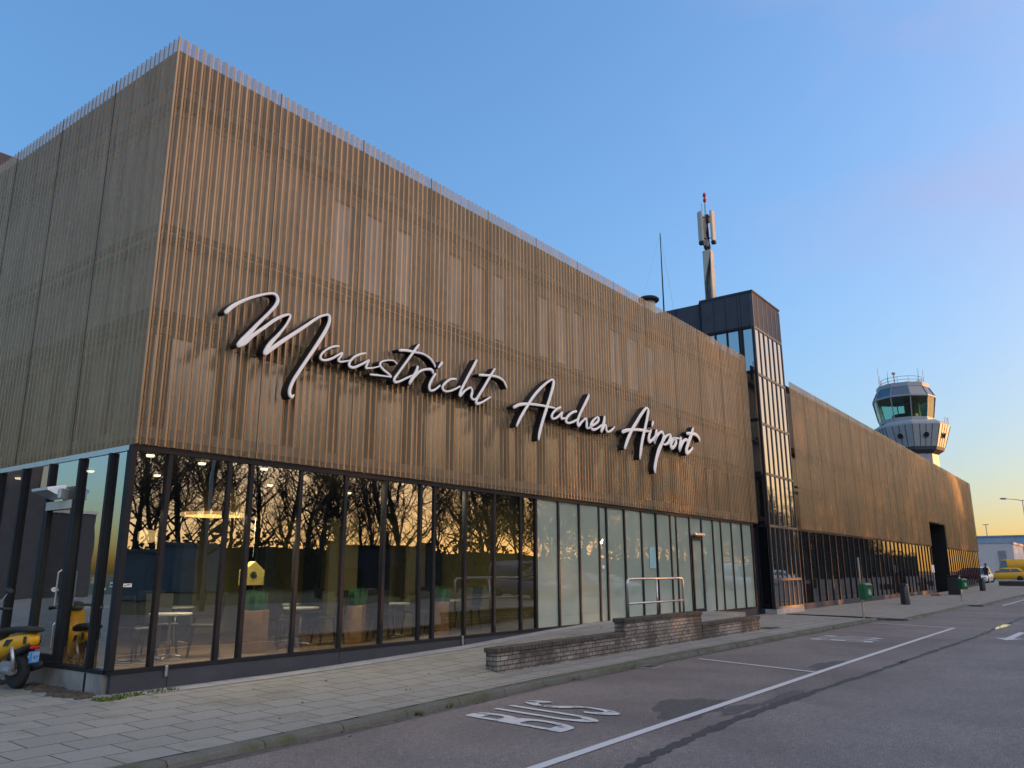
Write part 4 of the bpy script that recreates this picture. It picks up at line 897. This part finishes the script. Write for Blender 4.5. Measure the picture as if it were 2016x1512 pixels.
# ---------------------------------------------------------------- cars
def car(name, x, y, rz, label, cat, paint, L=4.3, Wd=1.78, H=1.48, kind='hatch', z=None):
    t = empty(name, (x,y,(g(x)+.0) if z is None else z), label, cat, None, rz)
    w = Wd/2; van = kind == 'van'
    belt = .95 if not van else 1.1; 
    hood = .82 if not van else 1.0
    # stations: x, z top of lower body, half width
    sta = [(L/2,.55,.78),(L/2-.08,hood-.18,.92),(L/2-.35,hood-.06,.98),(L/2-1.15,belt-.05,1),(0,belt,1),(-L/2+.5,belt+.03,1),(-L/2+.12,belt,.96),(-L/2,.62,.86)]
    rings = []
    for sx, zt, k_ in sta:
        hw = w*k_; zb = .24 if abs(sx) < L/2-.3 else .32
        rings.append([(sx,-hw*.92,zb),(sx,-hw,zb+.12),(sx,-hw,zt-.12),(sx,-hw*.9,zt),(sx,hw*.9,zt),(sx,hw,zt-.12),(sx,hw,zb+.12),(sx,hw*.92,zb)])
    MB().loft(rings).build('body', paint, t, True, local=True)
    wf = L/2-1.1 if not van else L/2-.75; rf = wf-.75 if not van else wf-.5
    rb, wb = (-L/2+.75, -L/2+.15) if kind == 'hatch' else ((-L/2+.2,-L/2+.05) if van else (-L/2+1.1,-L/2+.5))
    cab = [(wf,belt-.03,.86),(rf,H-.05,.72),(rf-.5,H,.72),(rb+.3,H-.01,.7),(rb,H-.06,.68),(wb,belt-.02,.84)]
    rings = [[(sx,-w*.88,belt-.06),(sx,-w*k_,zt),(sx,w*k_,zt),(sx,w*.88,belt-.06)] for sx, zt, k_ in cab]
    MB().loft(rings).build('roof', paint, t, True, local=True)
    gl = M_['dark_glass']; e = .012
    def Q(a, b, c_, d): return MB().quad(a,b,c_,d)
    o = .06
    Q((wf+e-.03,-w*.76,belt+.02),(wf+e-.03,w*.76,belt+.02),(rf+.09+e,w*.66,H-.1),(rf+.09+e,-w*.66,H-.1)).build('windscreen', gl, t, local=True)
    Q((wb-e,w*.74,belt+.06),(wb-e,-w*.74,belt+.06),(rb-.06-e,-w*.62,H-.12),(rb-.06-e,w*.62,H-.12)).build('rear_window', gl, t, local=True)
    nwin = 2 if not van else 1
    for s in (-1,1):
        xs_ = [wf-.15, (wf+wb)/2-.1, wb+.35] if not van else [wf-.1, wf-1.1]
        for i in range(len(xs_)-1):
            a, b = xs_[i]-.04, xs_[i+1]+.04
            ta = min(a, rf+.02) if i == 0 else a; tb_ = max(b, rb+.18) if i == len(xs_)-2 else b
            Q((a,s*(w*.872+e),belt+.03),(b,s*(w*.872+e),belt+.03),(tb_,s*(w*.74+e),H-.13),(ta,s*(w*.74+e),H-.13)).build('side_window', gl, t, local=True)
        MB().bbox(L/2-.3,L/2-.02,s*w*.75-.16,s*w*.75+.16,hood-.28,hood-.14,.03).build('headlight', M_['alu'], t, local=True)
        MB().bbox(-L/2-.01,-L/2+.14,s*w*.82-.12,s*w*.82+.12,belt-.28,belt-.02,.03).build('taillight', M_['red'], t, local=True)
        MB().bbox(wf-.3,wf-.15,s*(w+.06)-.08,s*(w+.06)+.08,belt,belt+.13,.03).build('wing_mirror', M_['blackpl'], t, local=True)
        for xx in (L/2-.85, -L/2+.8):
            ty = MB().lathe([(.2,-.1),(.3,-.1),(.32,-.06),(.32,.06),(.3,.1),(.2,.1)], (xx,s*(w-.1),.32), 20, 'y').build('wheel', M_['rubber'], t, True, local=True)
            MB().lathe([(.21,-.08),(.21,.08)], (xx,s*(w-.09),.32), 14, 'y').build('rim', M_['alu'], ty, local=True)
    MB().bbox(L/2-.06,L/2+.03,-w*.8,w*.8,.32,.5,.03).build('bumper', M_['blackpl'], t, local=True)
    MB().bbox(-L/2-.03,-L/2+.06,-w*.8,w*.8,.34,.55,.03).build('bumper', paint if kind == 'hatch' else M_['blackpl'], t, local=True)
    MB().box(-L/2-.04,-L/2-.031,-.26,.26,.6,.71).build('number_plate', M_['yellow'], t, local=True)
    return t
pt = lambda n, c: mat(n, c, .22, 0, .03)
ycar, rcar, wcar, dcar, scar, bcar = pt('yellow_car_paint',(.75,.37,.01)), pt('red_car_paint',(.4,.05,.03)), pt('white_car_paint',(.7,.7,.7)), pt('dark_car_paint',(.02,.022,.028)), pt('silver_car_paint',(.35,.37,.4)), pt('blue_car_paint',(.02,.05,.14))
car('parked_car', 105.6, 10.5, R(96), 'yellow hatchback parked side on beside the white container', 'car', ycar)
car('parked_car', 107.5, 7.2, R(96), 'red car cut off by the right edge, beside the yellow hatchback', 'car', rcar)
car('parked_van', 118, 10.6, R(96), 'yellow van standing behind the yellow hatchback', 'van', ycar, 5.2, 1.95, 2.5, 'van')
car('parked_car', 92.5, 11.35, R(178), 'pale car nose on beside the end of the terminal wing', 'car', wcar, 4.5, 1.8, 1.65)
# vehicles across the road, mirrored in the dark glazing
for i, (x, y, nm, pa, lab, kd, hh) in enumerate(((40,-8.5,'parked_van',bcar,'dark blue van parked across the road, mirrored in the wing','van',2.2),(46,-8.5,'parked_car',rcar,'red car parked across the road','hatch',1.5),(51,-8.6,'parked_car',scar,'silver car parked across the road','hatch',1.5),(68,-8.5,'parked_car',dcar,'black car parked across the road','hatch',1.5),(74,-8.4,'parked_van',wcar,'white van parked across the road','van',2.3),(84,-8.6,'parked_car',wcar,'white car parked across the road','hatch',1.5))):
    car(nm, x, y, R(90), lab, 'van' if kd == 'van' else 'car', pa, 4.3 if kd == 'hatch' else 5.2, 1.8, hh, kd)

# ---------------------------------------------------------------- person by the far corner
t = empty('person', (91.2,10.65,pz(91.2,10.6)), 'person in dark clothes standing by the pale car at the far corner', 'person', None, R(150))
def skinbody(name, js, eds, rad, m, parent, sub=2):
    me = bpy.data.meshes.new(name); me.from_pydata(js, eds, []); me.materials.append(m)
    o = bpy.data.objects.new(name, me); C.objects.link(o); o.parent = parent
    sk = o.modifiers.new('skin', 'SKIN'); ss = o.modifiers.new('sub', 'SUBSURF'); ss.levels = ss.render_levels = sub
    for v, r in zip(me.skin_vertices[0].data, rad): v.radius = (r, r*.85)
    me.skin_vertices[0].data[0].use_root = True
    return o
js = [(0,0,.92),(0,0,1.1),(0,0,1.35),(0,0,1.5),(0,.02,1.66),(0,.0,1.78),(0,.11,.88),(.02,.13,.48),(-.02,.14,.08),(.1,.15,.04),(0,-.11,.88),(.1,-.12,.48),(.02,-.13,.08),(.14,-.14,.04),(0,.2,1.42),(.02,.26,1.15),(.12,.25,.92),(.16,.245,.84),(0,-.2,1.42),(.05,-.27,1.16),(.2,-.22,1.0),(.26,-.2,.96)]
eds = [(0,1),(1,2),(2,3),(3,4),(4,5),(0,6),(6,7),(7,8),(8,9),(0,10),(10,11),(11,12),(12,13),(2,14),(14,15),(15,16),(16,17),(2,18),(18,19),(19,20),(20,21)]
rad = [.15,.15,.17,.06,.1,.09,.1,.07,.045,.045,.1,.07,.045,.045,.075,.055,.04,.035,.075,.055,.04,.035]
skinbody('body', js, eds, rad, mat('dark_coat', (.025,.024,.026), .85), t)
MB().lathe([(.115,1.66),(.12,1.74),(.1,1.82),(.04,1.86)], (-.015,.01,0), 14).build('hair', mat('dark_hair', (.02,.015,.012), .7), t, True, local=True)
MB().lathe([(.07,1.58),(.085,1.64),(.085,1.72),(.06,1.78)], (.045,.01,0), 12).build('face', mat('skin_tone', (.4,.25,.18), .6), t, True, local=True)

# ---------------------------------------------------------------- container, hangar, lamps at the end of the road
wc = empty('white_container', (132,14.5,.45), 'white flat roofed portable building beyond the far end of the wing', 'portable building')
MB().box(126,140,11.2,17.3,.4,5.2).build('walls', mat('white_cladding', (.6,.57,.56), .7, 0, .06), wc)
MB().box(125.93,125.99,12.1,13.0,.5,4.2).build('door', M_['steel_dull'], wc)
MB().box(125.8,140.1,11.1,11.19,5.0,5.3).box(125.8,140.1,17.31,17.5,.4,5.3).build('corner_trim', M_['steel_dull'], wc)
MB().box(125.9,140.1,11.2,17.3,5.21,5.3).build('roof', M_['concrete_lt'], wc)
hg = empty('hangar', (205,14,.4), 'long pale blue hangar closing the view at the end of the road', 'building')
MB().box(200,230,4,60,.2,8.6).build('walls', mat('pale_blue_sheeting', (.34,.42,.55), .6, 0, .05, .3), hg)
MB().box(199.8,230.2,3.8,60.2,8.61,8.9).build('roof_edge', mat('blue_grey_trim', (.28,.33,.4), .6), hg)
sj = MB()
for i in range(27): sj.box(199.95,199.99,5+2*i,5.06+2*i,.3,8.6)
sj.build('panel_joints', mat('joint_blue', (.26,.32,.42), .6), hg)
for y in (8.2, 22.5): MB().tube([(203,y,8.9),(203,y,11.5)], .1, 5).tube([(203,y-.6,11.4),(203,y+.6,11.4)], .08, 5).build('vent_pipe', M_['steel_dull'], hg)
def street_lamp(x, y, h, label, arms=((-1,0),(1,0)), rz=0):
    t = empty('street_lamp', (x,y,g(x)), label, 'street lamp', None, rz)
    MB().tube([(0,0,0),(0,0,h*.55),(0,0,h)], [.09,.07,.045], 10).build('pole', M_['steel_dull'], t, True, local=True)
    for a, b in arms:
        ar = MB().tube([(0,0,h-.05),(a*.6,b*.6,h+.12),(a*1.7,b*1.7,h+.3)], [.045,.04,.03], 8).build('arm', M_['steel_dull'], t, True, local=True)
        c = Vector((a,b,0)).normalized(); hd = MB(); p = Vector((a*1.7,b*1.7,h+.3))
        hd.tube([p, p+c*.15+Vector((0,0,.03)), p+c*.6+Vector((0,0,.07)), p+c*.8+Vector((0,0,.08))], [.05,.11,.12,.04], 8); hd.build('lamp_head', M_['steel_dull'], ar, True, local=True)
    return t
street_lamp(118, 8.75, 9.7, 'twin armed street lamp standing at the right edge before the hangar', ((.3,1),(-.3,-1)))
for x, q in ((19,'opposite the cafe front'),(46,'between the red and silver cars'),(70,'beside the black car')): street_lamp(x, -9.8, 7.5, 'street lamp across the road '+q, ((0,1),))

# ---------------------------------------------------------------- moped
mp_ = empty('moped', (4.90,11.85,.137), 'yellow moped with a blue number plate parked beside the glass corner', 'moped', None, R(103)); mp_.scale = (.95,.95,.95)
def wheel(x, nm, r=.225):
    ty = MB().lathe([(r*.62,-.035),(r*.86,-.05),(r*.97,-.03),(r,0),(r*.97,.03),(r*.86,.05),(r*.62,.035)], (x,0,r), 28, 'y').build(nm, M_['rubber'], mp_, True, local=True)
    rm = MB().lathe([(r*.64,-.03),(r*.6,-.02),(r*.6,.02),(r*.64,.03)], (x,0,r), 24, 'y', caps=False)
    for i in range(5):
        a = 2*math.pi*i/5; rm.tube([(x+.03*math.cos(a),0,r+.03*math.sin(a)),(x+r*.62*math.cos(a),0,r+r*.62*math.sin(a))], .018, 6)
    rm.lathe([(.04,-.05),(.04,.05)], (x,0,r), 10, 'y'); rm.build('rim', M_['steel_dull'], ty, True, local=True)
wheel(0, 'rear_wheel'); wheel(1.26, 'front_wheel')
def oval(x, zc, w, h, n=14, e=.75):
    return [(x, w*math.copysign(abs(math.cos(2*math.pi*i/n))**e, math.cos(2*math.pi*i/n)), zc+h*math.copysign(abs(math.sin(2*math.pi*i/n))**e, math.sin(2*math.pi*i/n))) for i in range(n)]
MB().loft([oval(-.30,.63,.05,.05),oval(-.25,.655,.10,.085),oval(-.1,.63,.135,.11),oval(.1,.59,.15,.125),oval(.3,.52,.155,.13),oval(.5,.42,.145,.12),oval(.56,.38,.12,.09)]).build('rear_fairing', M_['yellow'], mp_, True, local=True)
MB().loft([oval(-.27,.585,.09,.04),oval(-.12,.52,.10,.05),oval(.05,.47,.09,.07),oval(.16,.4,.07,.06)]).build('rear_mudguard', M_['blackpl'], mp_, True, local=True)
for s in (-1,1):
    MB().prism([(-.02,s*.142,.66),(.10,s*.152,.65),(.15,s*.158,.56),(.06,s*.156,.57)], (0,s*.006,0)).build('side_vent', M_['blackpl'], mp_, local=True)
    MB().prism([(-.245,s*.105,.70),(-.205,s*.118,.70),(-.21,s*.122,.60),(-.25,s*.11,.60)], (0,s*.006,0)).build('side_vent', M_['blackpl'], mp_, local=True)
MB().loft([oval(-.33,.775,.09,.02),oval(-.28,.78,.125,.035),oval(-.05,.785,.14,.045),oval(.2,.77,.14,.045),oval(.42,.73,.13,.05),oval(.58,.70,.09,.03)]).build('seat', M_['rubber'], mp_, True, local=True)
MB().bbox(-.315,-.27,-.07,.07,.53,.57,.012).build('taillight', M_['red'], mp_, local=True)
pl = MB().bbox(-.312,-.30,-.075,.075,.345,.50,.004).build('number_plate', M_['blue_plate'], mp_, local=True)
def text_mesh(s, size, m, parent, loc, rot):
    cu = bpy.data.curves.new('text', 'FONT'); cu.body = s; cu.size = size; cu.align_x = 'CENTER'; cu.extrude = .0008
    o = bpy.data.objects.new('tmp', cu); C.objects.link(o); me = bpy.data.meshes.new_from_object(o); bpy.data.objects.remove(o)
    o = bpy.data.objects.new('plate_text', me); C.objects.link(o); me.materials.clear(); me.materials.append(m); o.parent = parent; o.location = loc; o.rotation_euler = rot; return o
for s, z in (('FPF', .432), ('521', .365)): text_mesh(s, .075, M_['plate_txt'], pl, (-.3135,-.015,z), (R(90),0,R(-90)))
MB().box(-.30,-.285,-.085,.085,.32,.342).tube([(-.27,0,.5),(-.29,0,.4)], .03, 6).build('plate_holder', M_['blackpl'], mp_, local=True)
MB().bbox(-.02,.3,-.11,.1,.18,.36,.04).tube([(.1,.1,.25),(-.05,.12,.24)], .06, 10).build('engine', M_['steel_dull'], mp_, local=True)
MB().tube([(.28,-.13,.2),(.1,-.17,.22),(-.22,-.18,.3)], [.03,.055,.05], 10).build('exhaust', M_['blackpl'], mp_, True, local=True)
for s in (-1,1): MB().tube([(-.06,s*.1,.25),(.0,s*.12,.56)], .028, 10).build('shock_absorber', M_['alu'], mp_, True, local=True)
MB().bbox(.5,.98,-.14,.14,.24,.31,.03).build('footboard', M_['blackpl'], mp_, local=True)
MB().loft([[(.96,-.17,.26),(1.0,-.17,.26),(1.02,.0,.26),(1.0,.17,.26),(.96,.17,.26)],[(.98,-.2,.6),(1.06,-.18,.6),(1.1,0,.6),(1.06,.18,.6),(.98,.2,.6)],[(.9,-.12,.98),(.98,-.1,.98),(1.0,0,.98),(.98,.1,.98),(.9,.12,.98)]]).build('front_shield', M_['yellow'], mp_, True, local=True)
MB().loft([oval(1.05,.5,.06,.03),oval(1.25,.5,.08,.04),oval(1.45,.42,.06,.03)]).build('front_mudguard', M_['yellow'], mp_, True, local=True)
MB().tube([(1.26,.07,.23),(1.1,.07,.6)], .022, 8).tube([(1.26,-.07,.23),(1.1,-.07,.6)], .022, 8).tube([(1.04,0,.6),(.95,0,1.02)], .03, 8).build('fork', M_['steel_dull'], mp_, local=True)
MB().tube([(.82,.34,1.02),(.92,.15,1.06),(.95,0,1.04),(.92,-.15,1.06),(.82,-.34,1.02)], .018, 8).tube([(.8,.36,1.02),(.84,.24,1.035)], .026, 8).tube([(.8,-.36,1.02),(.84,-.24,1.035)], .026, 8).build('handlebar', M_['blackpl'], mp_, True, local=True)
MB().loft([oval(.88,1.03,.1,.06),oval(1.0,1.04,.13,.08),oval(1.08,1.0,.1,.07)]).build('headset', M_['blackpl'], mp_, True, local=True)
for s in (-1,1):
    mi = MB().tube([(.9,s*.2,1.06),(.88,s*.24,1.16),(.85,s*.30,1.28)], .009, 6).build('mirror_arm', M_['steel_dull'], mp_, True, local=True)
    q = MB(); ring_ = lambda x, k_: [(x+.026*k_*math.sin(i*.5236), s*.31+.06*k_*math.cos(i*.5236), 1.30+.042*k_*math.sin(i*.5236)) for i in range(12)]
    q.loft([ring_(.84,1), ring_(.87,.85), ring_(.885,.3)]); q.build('mirror_shell', M_['blackpl'], mi, True, local=True)
    MB().add(ring_(.838,.9), [tuple(range(12))]).build('mirror_glass', M_['mirror'], mi, local=True)

# ---------------------------------------------------------------- cafe behind the glass
FZ = .40
def table_proto():
    t = empty('cafe_table', (0,0,FZ), 'x', 'table', 'round white cafe tables behind the glass')
    MB().lathe([(.28,.60),(.30,.61),(.30,.63),(.29,.635)], (0,0,0), 24).build('tabletop', M_['table'], t, local=True)
    MB().lathe([(.022,.03),(.022,.60)], (0,0,0), 10).build('column', M_['steel'], t, True, local=True)
    b = MB()
    for i in range(4):
        a = R(45+90*i); b.tube([(0,0,.05),(.12*math.cos(a),.12*math.sin(a),.04),(.25*math.cos(a),.25*math.sin(a),.012)], [.022,.018,.012], 6)
    b.build('foot', M_['steel'], t, True, local=True); return t
def chair_proto():
    t = empty('cafe_chair', (0,0,FZ), 'x', 'chair', 'black cafe chairs behind the glass')
    MB().bbox(-.2,.2,-.2,.2,.43,.47,.015).build('seat', M_['chair'], t, local=True)
    MB().loft([[(-.22,-.19,.48),(-.19,-.19,.48),(-.19,.19,.48),(-.22,.19,.48)],[(-.27,-.2,.9),(-.245,-.2,.9),(-.245,.2,.9),(-.27,.2,.9)]]).build('backrest', M_['chair'], t, local=True)
    for x, y in ((-1,-1),(-1,1),(1,-1),(1,1)): MB().tube([(x*.17,y*.17,.43),(x*.22,y*.2,0)], [.02,.014], 6).build('leg', M_['chair'], t, local=True)
    return t
tabs = [(6.64,11.25,'round white cafe table nearest the glass corner'),(9.05,11.3,'round white cafe table between the first two wooden planters'),(11.27,11.3,'round white cafe table between the second and third planters'),(8.0,13.4,'round white cafe table deeper in the room behind the first planter'),(9.9,12.9,'round white cafe table deeper in the room behind the second planter'),(13.1,11.5,'round white cafe table beside the last clear pane'),(7.2,14.8,'round white cafe table far back by the side wall')]
tp_, cp_ = None, None
crefs = ['the glass corner table','the table between the first two planters','the table between the second and third planters','the deeper table behind the first planter','the deeper table behind the second planter','the table by the last clear pane','the table far back by the side wall']
for i, (x, y, lab) in enumerate(tabs):
    if tp_ is None: tp_ = o = table_proto()
    else: o = dup(tp_)
    o.location = (x,y,FZ); o['label'] = lab
    for a, w_ in ((200,'left of'),(340,'right of'),(80,'behind')):
        if i in (1,2,5) and a == 80: pass
        r_ = .52; aa = R(a+random.uniform(-12,12))
        if cp_ is None: cp_ = c = chair_proto()
        else: c = dup(cp_)
        c.location = (x+r_*math.cos(aa), y+r_*math.sin(aa)+.05, FZ); c.rotation_euler = (0,0,aa+math.pi+random.uniform(-.15,.15))
        c['label'] = 'black cafe chair '+w_+' '+crefs[i]
for x, y, wd, lab in ((7.93,11.05,.38,'square wooden planter with green grass plant, nearest the corner'),(10.0,11.05,.4,'square wooden planter with green grass plant in the middle of the cafe front'),(12.3,11.05,.4,'dim square wooden planter with grass plant near the last clear panes')):
    t = empty('wooden_planter', (x,y,FZ), lab, 'planter', None, R(38)); h = wd/2
    MB().bbox(-h,h,-h,h,0,.63,.008).build('box', M_['wood'], t, local=True)
    gm_ = MB()
    for i in range(420):
        a = random.uniform(0,6.283); r1 = random.uniform(0,h*.95); r2 = r1+random.uniform(-.03,.07); b_ = .011; zt = .62+random.uniform(.16,.36)
        pa = (r1*math.cos(a), r1*math.sin(a)); qa = (r2*math.cos(a+.2), r2*math.sin(a+.2)); ca, sa = math.cos(a*3)*b_, math.sin(a*3)*b_
        gm_.add([(pa[0]-ca,pa[1]-sa,.6),(pa[0]+ca,pa[1]+sa,.6),(qa[0],qa[1],zt)],[(0,1,2)])
    gm_.build('grass_plant', M_['leaf'], t, local=True)
ls = empty('pendant_lamp', (7.56,11.8,2.5), 'large straw drum lampshade with a lit rim hanging inside the second pane', 'lamp')
MB().lathe([(.5,2.56),(.5,2.6),(.2,3.12),(.18,3.12),(.47,2.6)], (7.56,11.8,0), 28).build('lamp_shade', M_['shade'], ls, True)
MB().lathe([(.51,2.51),(.515,2.555),(.44,2.556),(.44,2.51)], (7.56,11.8,0), 28).build('lit_rim', M_['lamp'], ls)
MB().tube([(7.56,11.8,3.1),(7.56,11.8,3.29)], .01, 5).build('cord', M_['blackpl'], ls)
ls2 = empty('pendant_lamp', (8.22,15,2.3), 'small glowing honeycomb pendant lamp deep inside near the corner', 'lamp')
MB().lathe([(.1,2.18),(.17,2.22),(.17,2.38),(.1,2.42)], (8.22,15,0), 18).build('lamp_shade', M_['lamp'], ls2); MB().tube([(8.22,15,2.42),(8.22,15,3.29)], .01, 5).build('cord', M_['blackpl'], ls2)
bh = empty('birdhouse', (7.64,10.75,1.42), 'yellow birdhouse with a round black hole behind the third pane', 'birdhouse')
MB().prism([(7.46,10.70,1.42),(7.82,10.70,1.42),(7.82,10.70,1.64),(7.64,10.70,1.78),(7.46,10.70,1.64)], (0,.14,0)).build('box', mat('pale_yellow_wood', (.5,.42,.13), .6), bh)
MB().lathe([(.055,-.0),(.055,.012)], (7.62,10.70,1.57), 16, 'y').build('hole', M_['rubber'], bh)
MB().tube([(7.64,10.77,1.84),(7.64,10.77,3.29)], .005, 4).build('cord', M_['steel'], bh)
sp_ = None
for x, y in ((5.95,11.0),(6.9,11.2),(7.9,11.0),(6.3,13.5),(7.3,13.2),(6.0,15.5),(9.5,13),(11.5,13)):
    if sp_ is None:
        sp_ = o = tag(MB().lathe([(.05,-.03),(.06,0)], (0,0,0), 14).build('ceiling_spot', M_['spot']), 'small round lit ceiling spot inside the cafe', 'ceiling light', 'lit ceiling spots in the cafe')
    else: o = dup(sp_)
    o.location = (x,y,3.27)
for x, y, e_ in ((7.56,11.6,5),(6.2,13.5,1.5),(7.3,10.6,7),(9.4,10.6,7),(11.8,10.6,7),(5.9,10.8,3)):
    ld = bpy.data.lights.new('cafe_light', 'AREA'); ld.shape = 'DISK'; ld.size = .5; ld.energy = e_; ld.color = (1,.8,.5)
    o = bpy.data.objects.new('cafe_light', ld); C.objects.link(o); o.location = (x,y,2.45 if x < 8 and y < 12 else 3.2)

# ---------------------------------------------------------------- what the glass mirrors: trees, hedge, sheds
def tree_mesh(seed, H):
    rnd = random.Random(seed); tr, cr_ = MB(), MB()
    def limb(mb, p, d, L, r, n, seg=3, wig=.12, up=.06):
        pts = [Vector(p)]; q = Vector(d).normalized()
        for i in range(seg):
            q = (q+Vector((rnd.gauss(0,wig),rnd.gauss(0,wig),rnd.gauss(0,wig)+up))).normalized(); pts.append(pts[-1]+q*L/seg)
        mb.tube(pts, [r*(1-.75*i/seg) for i in range(seg+1)], n, caps=False); return pts, q
    tp2, _ = limb(tr, (0,0,0), (rnd.gauss(0,.03),rnd.gauss(0,.03),1), H*.9, H*.016, 7, 8, .05, .05)
    for i in range(34):
        t = .16+.84*(i/34)**.9; k_ = min(int(t*8), 7); p = tp2[k_].lerp(tp2[k_+1], t*8-k_) if k_ < 8 else tp2[-1]
        a = rnd.uniform(0,6.283); L = H*(.36*(1-t)+.10)*rnd.uniform(.75,1.25); e = rnd.uniform(.5,1.3)
        b1, _ = limb(cr_, p, (math.cos(a),math.sin(a),e), L, H*.0055*(1.15-t*.7), 4, 4, .13, .08)
        for j in range(7):
            u = rnd.uniform(.2,1); kk = min(int(u*4),3); p2 = b1[kk].lerp(b1[kk+1], u*4-kk); a2 = rnd.uniform(0,6.283)
            b2, _ = limb(cr_, p2, (math.cos(a2),math.sin(a2),rnd.uniform(.2,1.4)), L*rnd.uniform(.28,.55), H*.0022, 3, 3, .2, .08)
            for m_ in range(6):
                u2 = rnd.uniform(.15,1); k2 = min(int(u2*3),2); p3 = b2[k2].lerp(b2[k2+1], u2*3-k2); a3 = rnd.uniform(0,6.283)
                limb(cr_, p3, (math.cos(a3),math.sin(a3),rnd.uniform(0,1.3)), L*rnd.uniform(.12,.3), H*.0011, 3, 2, .25, .05)
    return tr, cr_
protos = []
for s, H in ((1,15.5),(2,14),(3,16.5),(4,13)):
    t = empty('bare_tree', (0,0,0), 'bare winter tree across the road, seen mirrored in the glazing', 'tree', 'bare trees across the road')
    a, b = tree_mesh(s, H); a.build('trunk', M_['bark'], t, local=True); b.build('crown', M_['bark'], t, local=True); protos.append(t)
rt = random.Random(5); k_ = 0
for row, (y0, x_a, x_b, stp) in enumerate(((-21,-14,165,6.5),(-44,14,300,6.5),(-52,40,300,7))):
    x = x_a
    while x < x_b:
        o = protos[k_] if k_ < 4 else dup(protos[rt.randrange(4)])
        o.location = (x+rt.uniform(-1.5,1.5), y0+rt.uniform(-2,2), 0); o.rotation_euler = (0,0,rt.uniform(0,6.28)); s_ = rt.uniform(.85,1.1)*(1.2 if row else 1); o.scale = (s_,s_,s_)
        k_ += 1; x += stp*rt.uniform(.8,1.2)
hd = MB()
for i in range(18000):
    x = rt.uniform(-40,300); top = 4.2+3.2*min(1,max(0,(x-115)/50))+.6*math.sin(x*.21)+.4*math.sin(x*.67+1); z = rt.uniform(0,top); y = -36+rt.uniform(-1.3,1.3)*(1-.3*z/top)
    d = Vector((rt.gauss(0,1),rt.gauss(0,1),rt.gauss(0,1))).normalized(); e = d.orthogonal().normalized(); f_ = d.cross(e); r = rt.uniform(.12,.3)
    c = Vector((x,y,z)); hd.add([c+e*r, c+f_*r, c-e*r, c-f_*r], [(0,1,2,3)])
hd.box(-40,150,-36.9,-35.1,0,3.4).box(150.01,300,-36.9,-35.1,0,6.2)
tag(hd.build('hedge', M_['hedge']), 'long dark hedge beyond the bare trees across the road', 'hedge')
def shed(name, x0, x1, y0, y1, h, m, label, trim):
    t = empty(name, ((x0+x1)/2,(y0+y1)/2,0), label, 'building')
    MB().box(x0,x1,y0,y1,0,h).build('walls', m, t); MB().box(x0-.15,x1+.15,y0-.15,y1+.15,h+.002,h+.25).build('roof', trim, t)
    d = MB(); 
    for i in range(int((x1-x0)/4)): d.box(x0+1+i*4,x0+3+i*4,y1+.003,y1+.04,.1,min(2.3,h-.4))
    d.build('door', trim, t)
bl = mat('blue_grey_cladding', (.30,.31,.33), .7, 0, .08)
shed('storage_shed', 25.5, 36, -36, -32.5, 3.2, bl, 'pale blue grey storage building across the road', M_['steel_dull'])
shed('dark_shed', 45, 56, -34, -31, 3.9, M_['dark_panel'], 'dark low shed across the road beside the blue grey one', M_['frame'])
lb = empty('side_building', (-10,58,0), 'dark flat roofed building along the side street, mirrored in the side glazing', 'building')
MB().box(-15.0,-12.4,54,66,0,5.4).box(-12.39,-9.8,53.8,66,0,10.5).build('walls', M_['dark_panel'], lb)
MB().box(-15.1,-12.41,53.9,66.1,5.402,5.6).build('roof', M_['alu'], lb)
MB().box(-11.9,-11.2,53.7,53.79,6.6,9.4).build('window', M_['upper_glass'], lb)
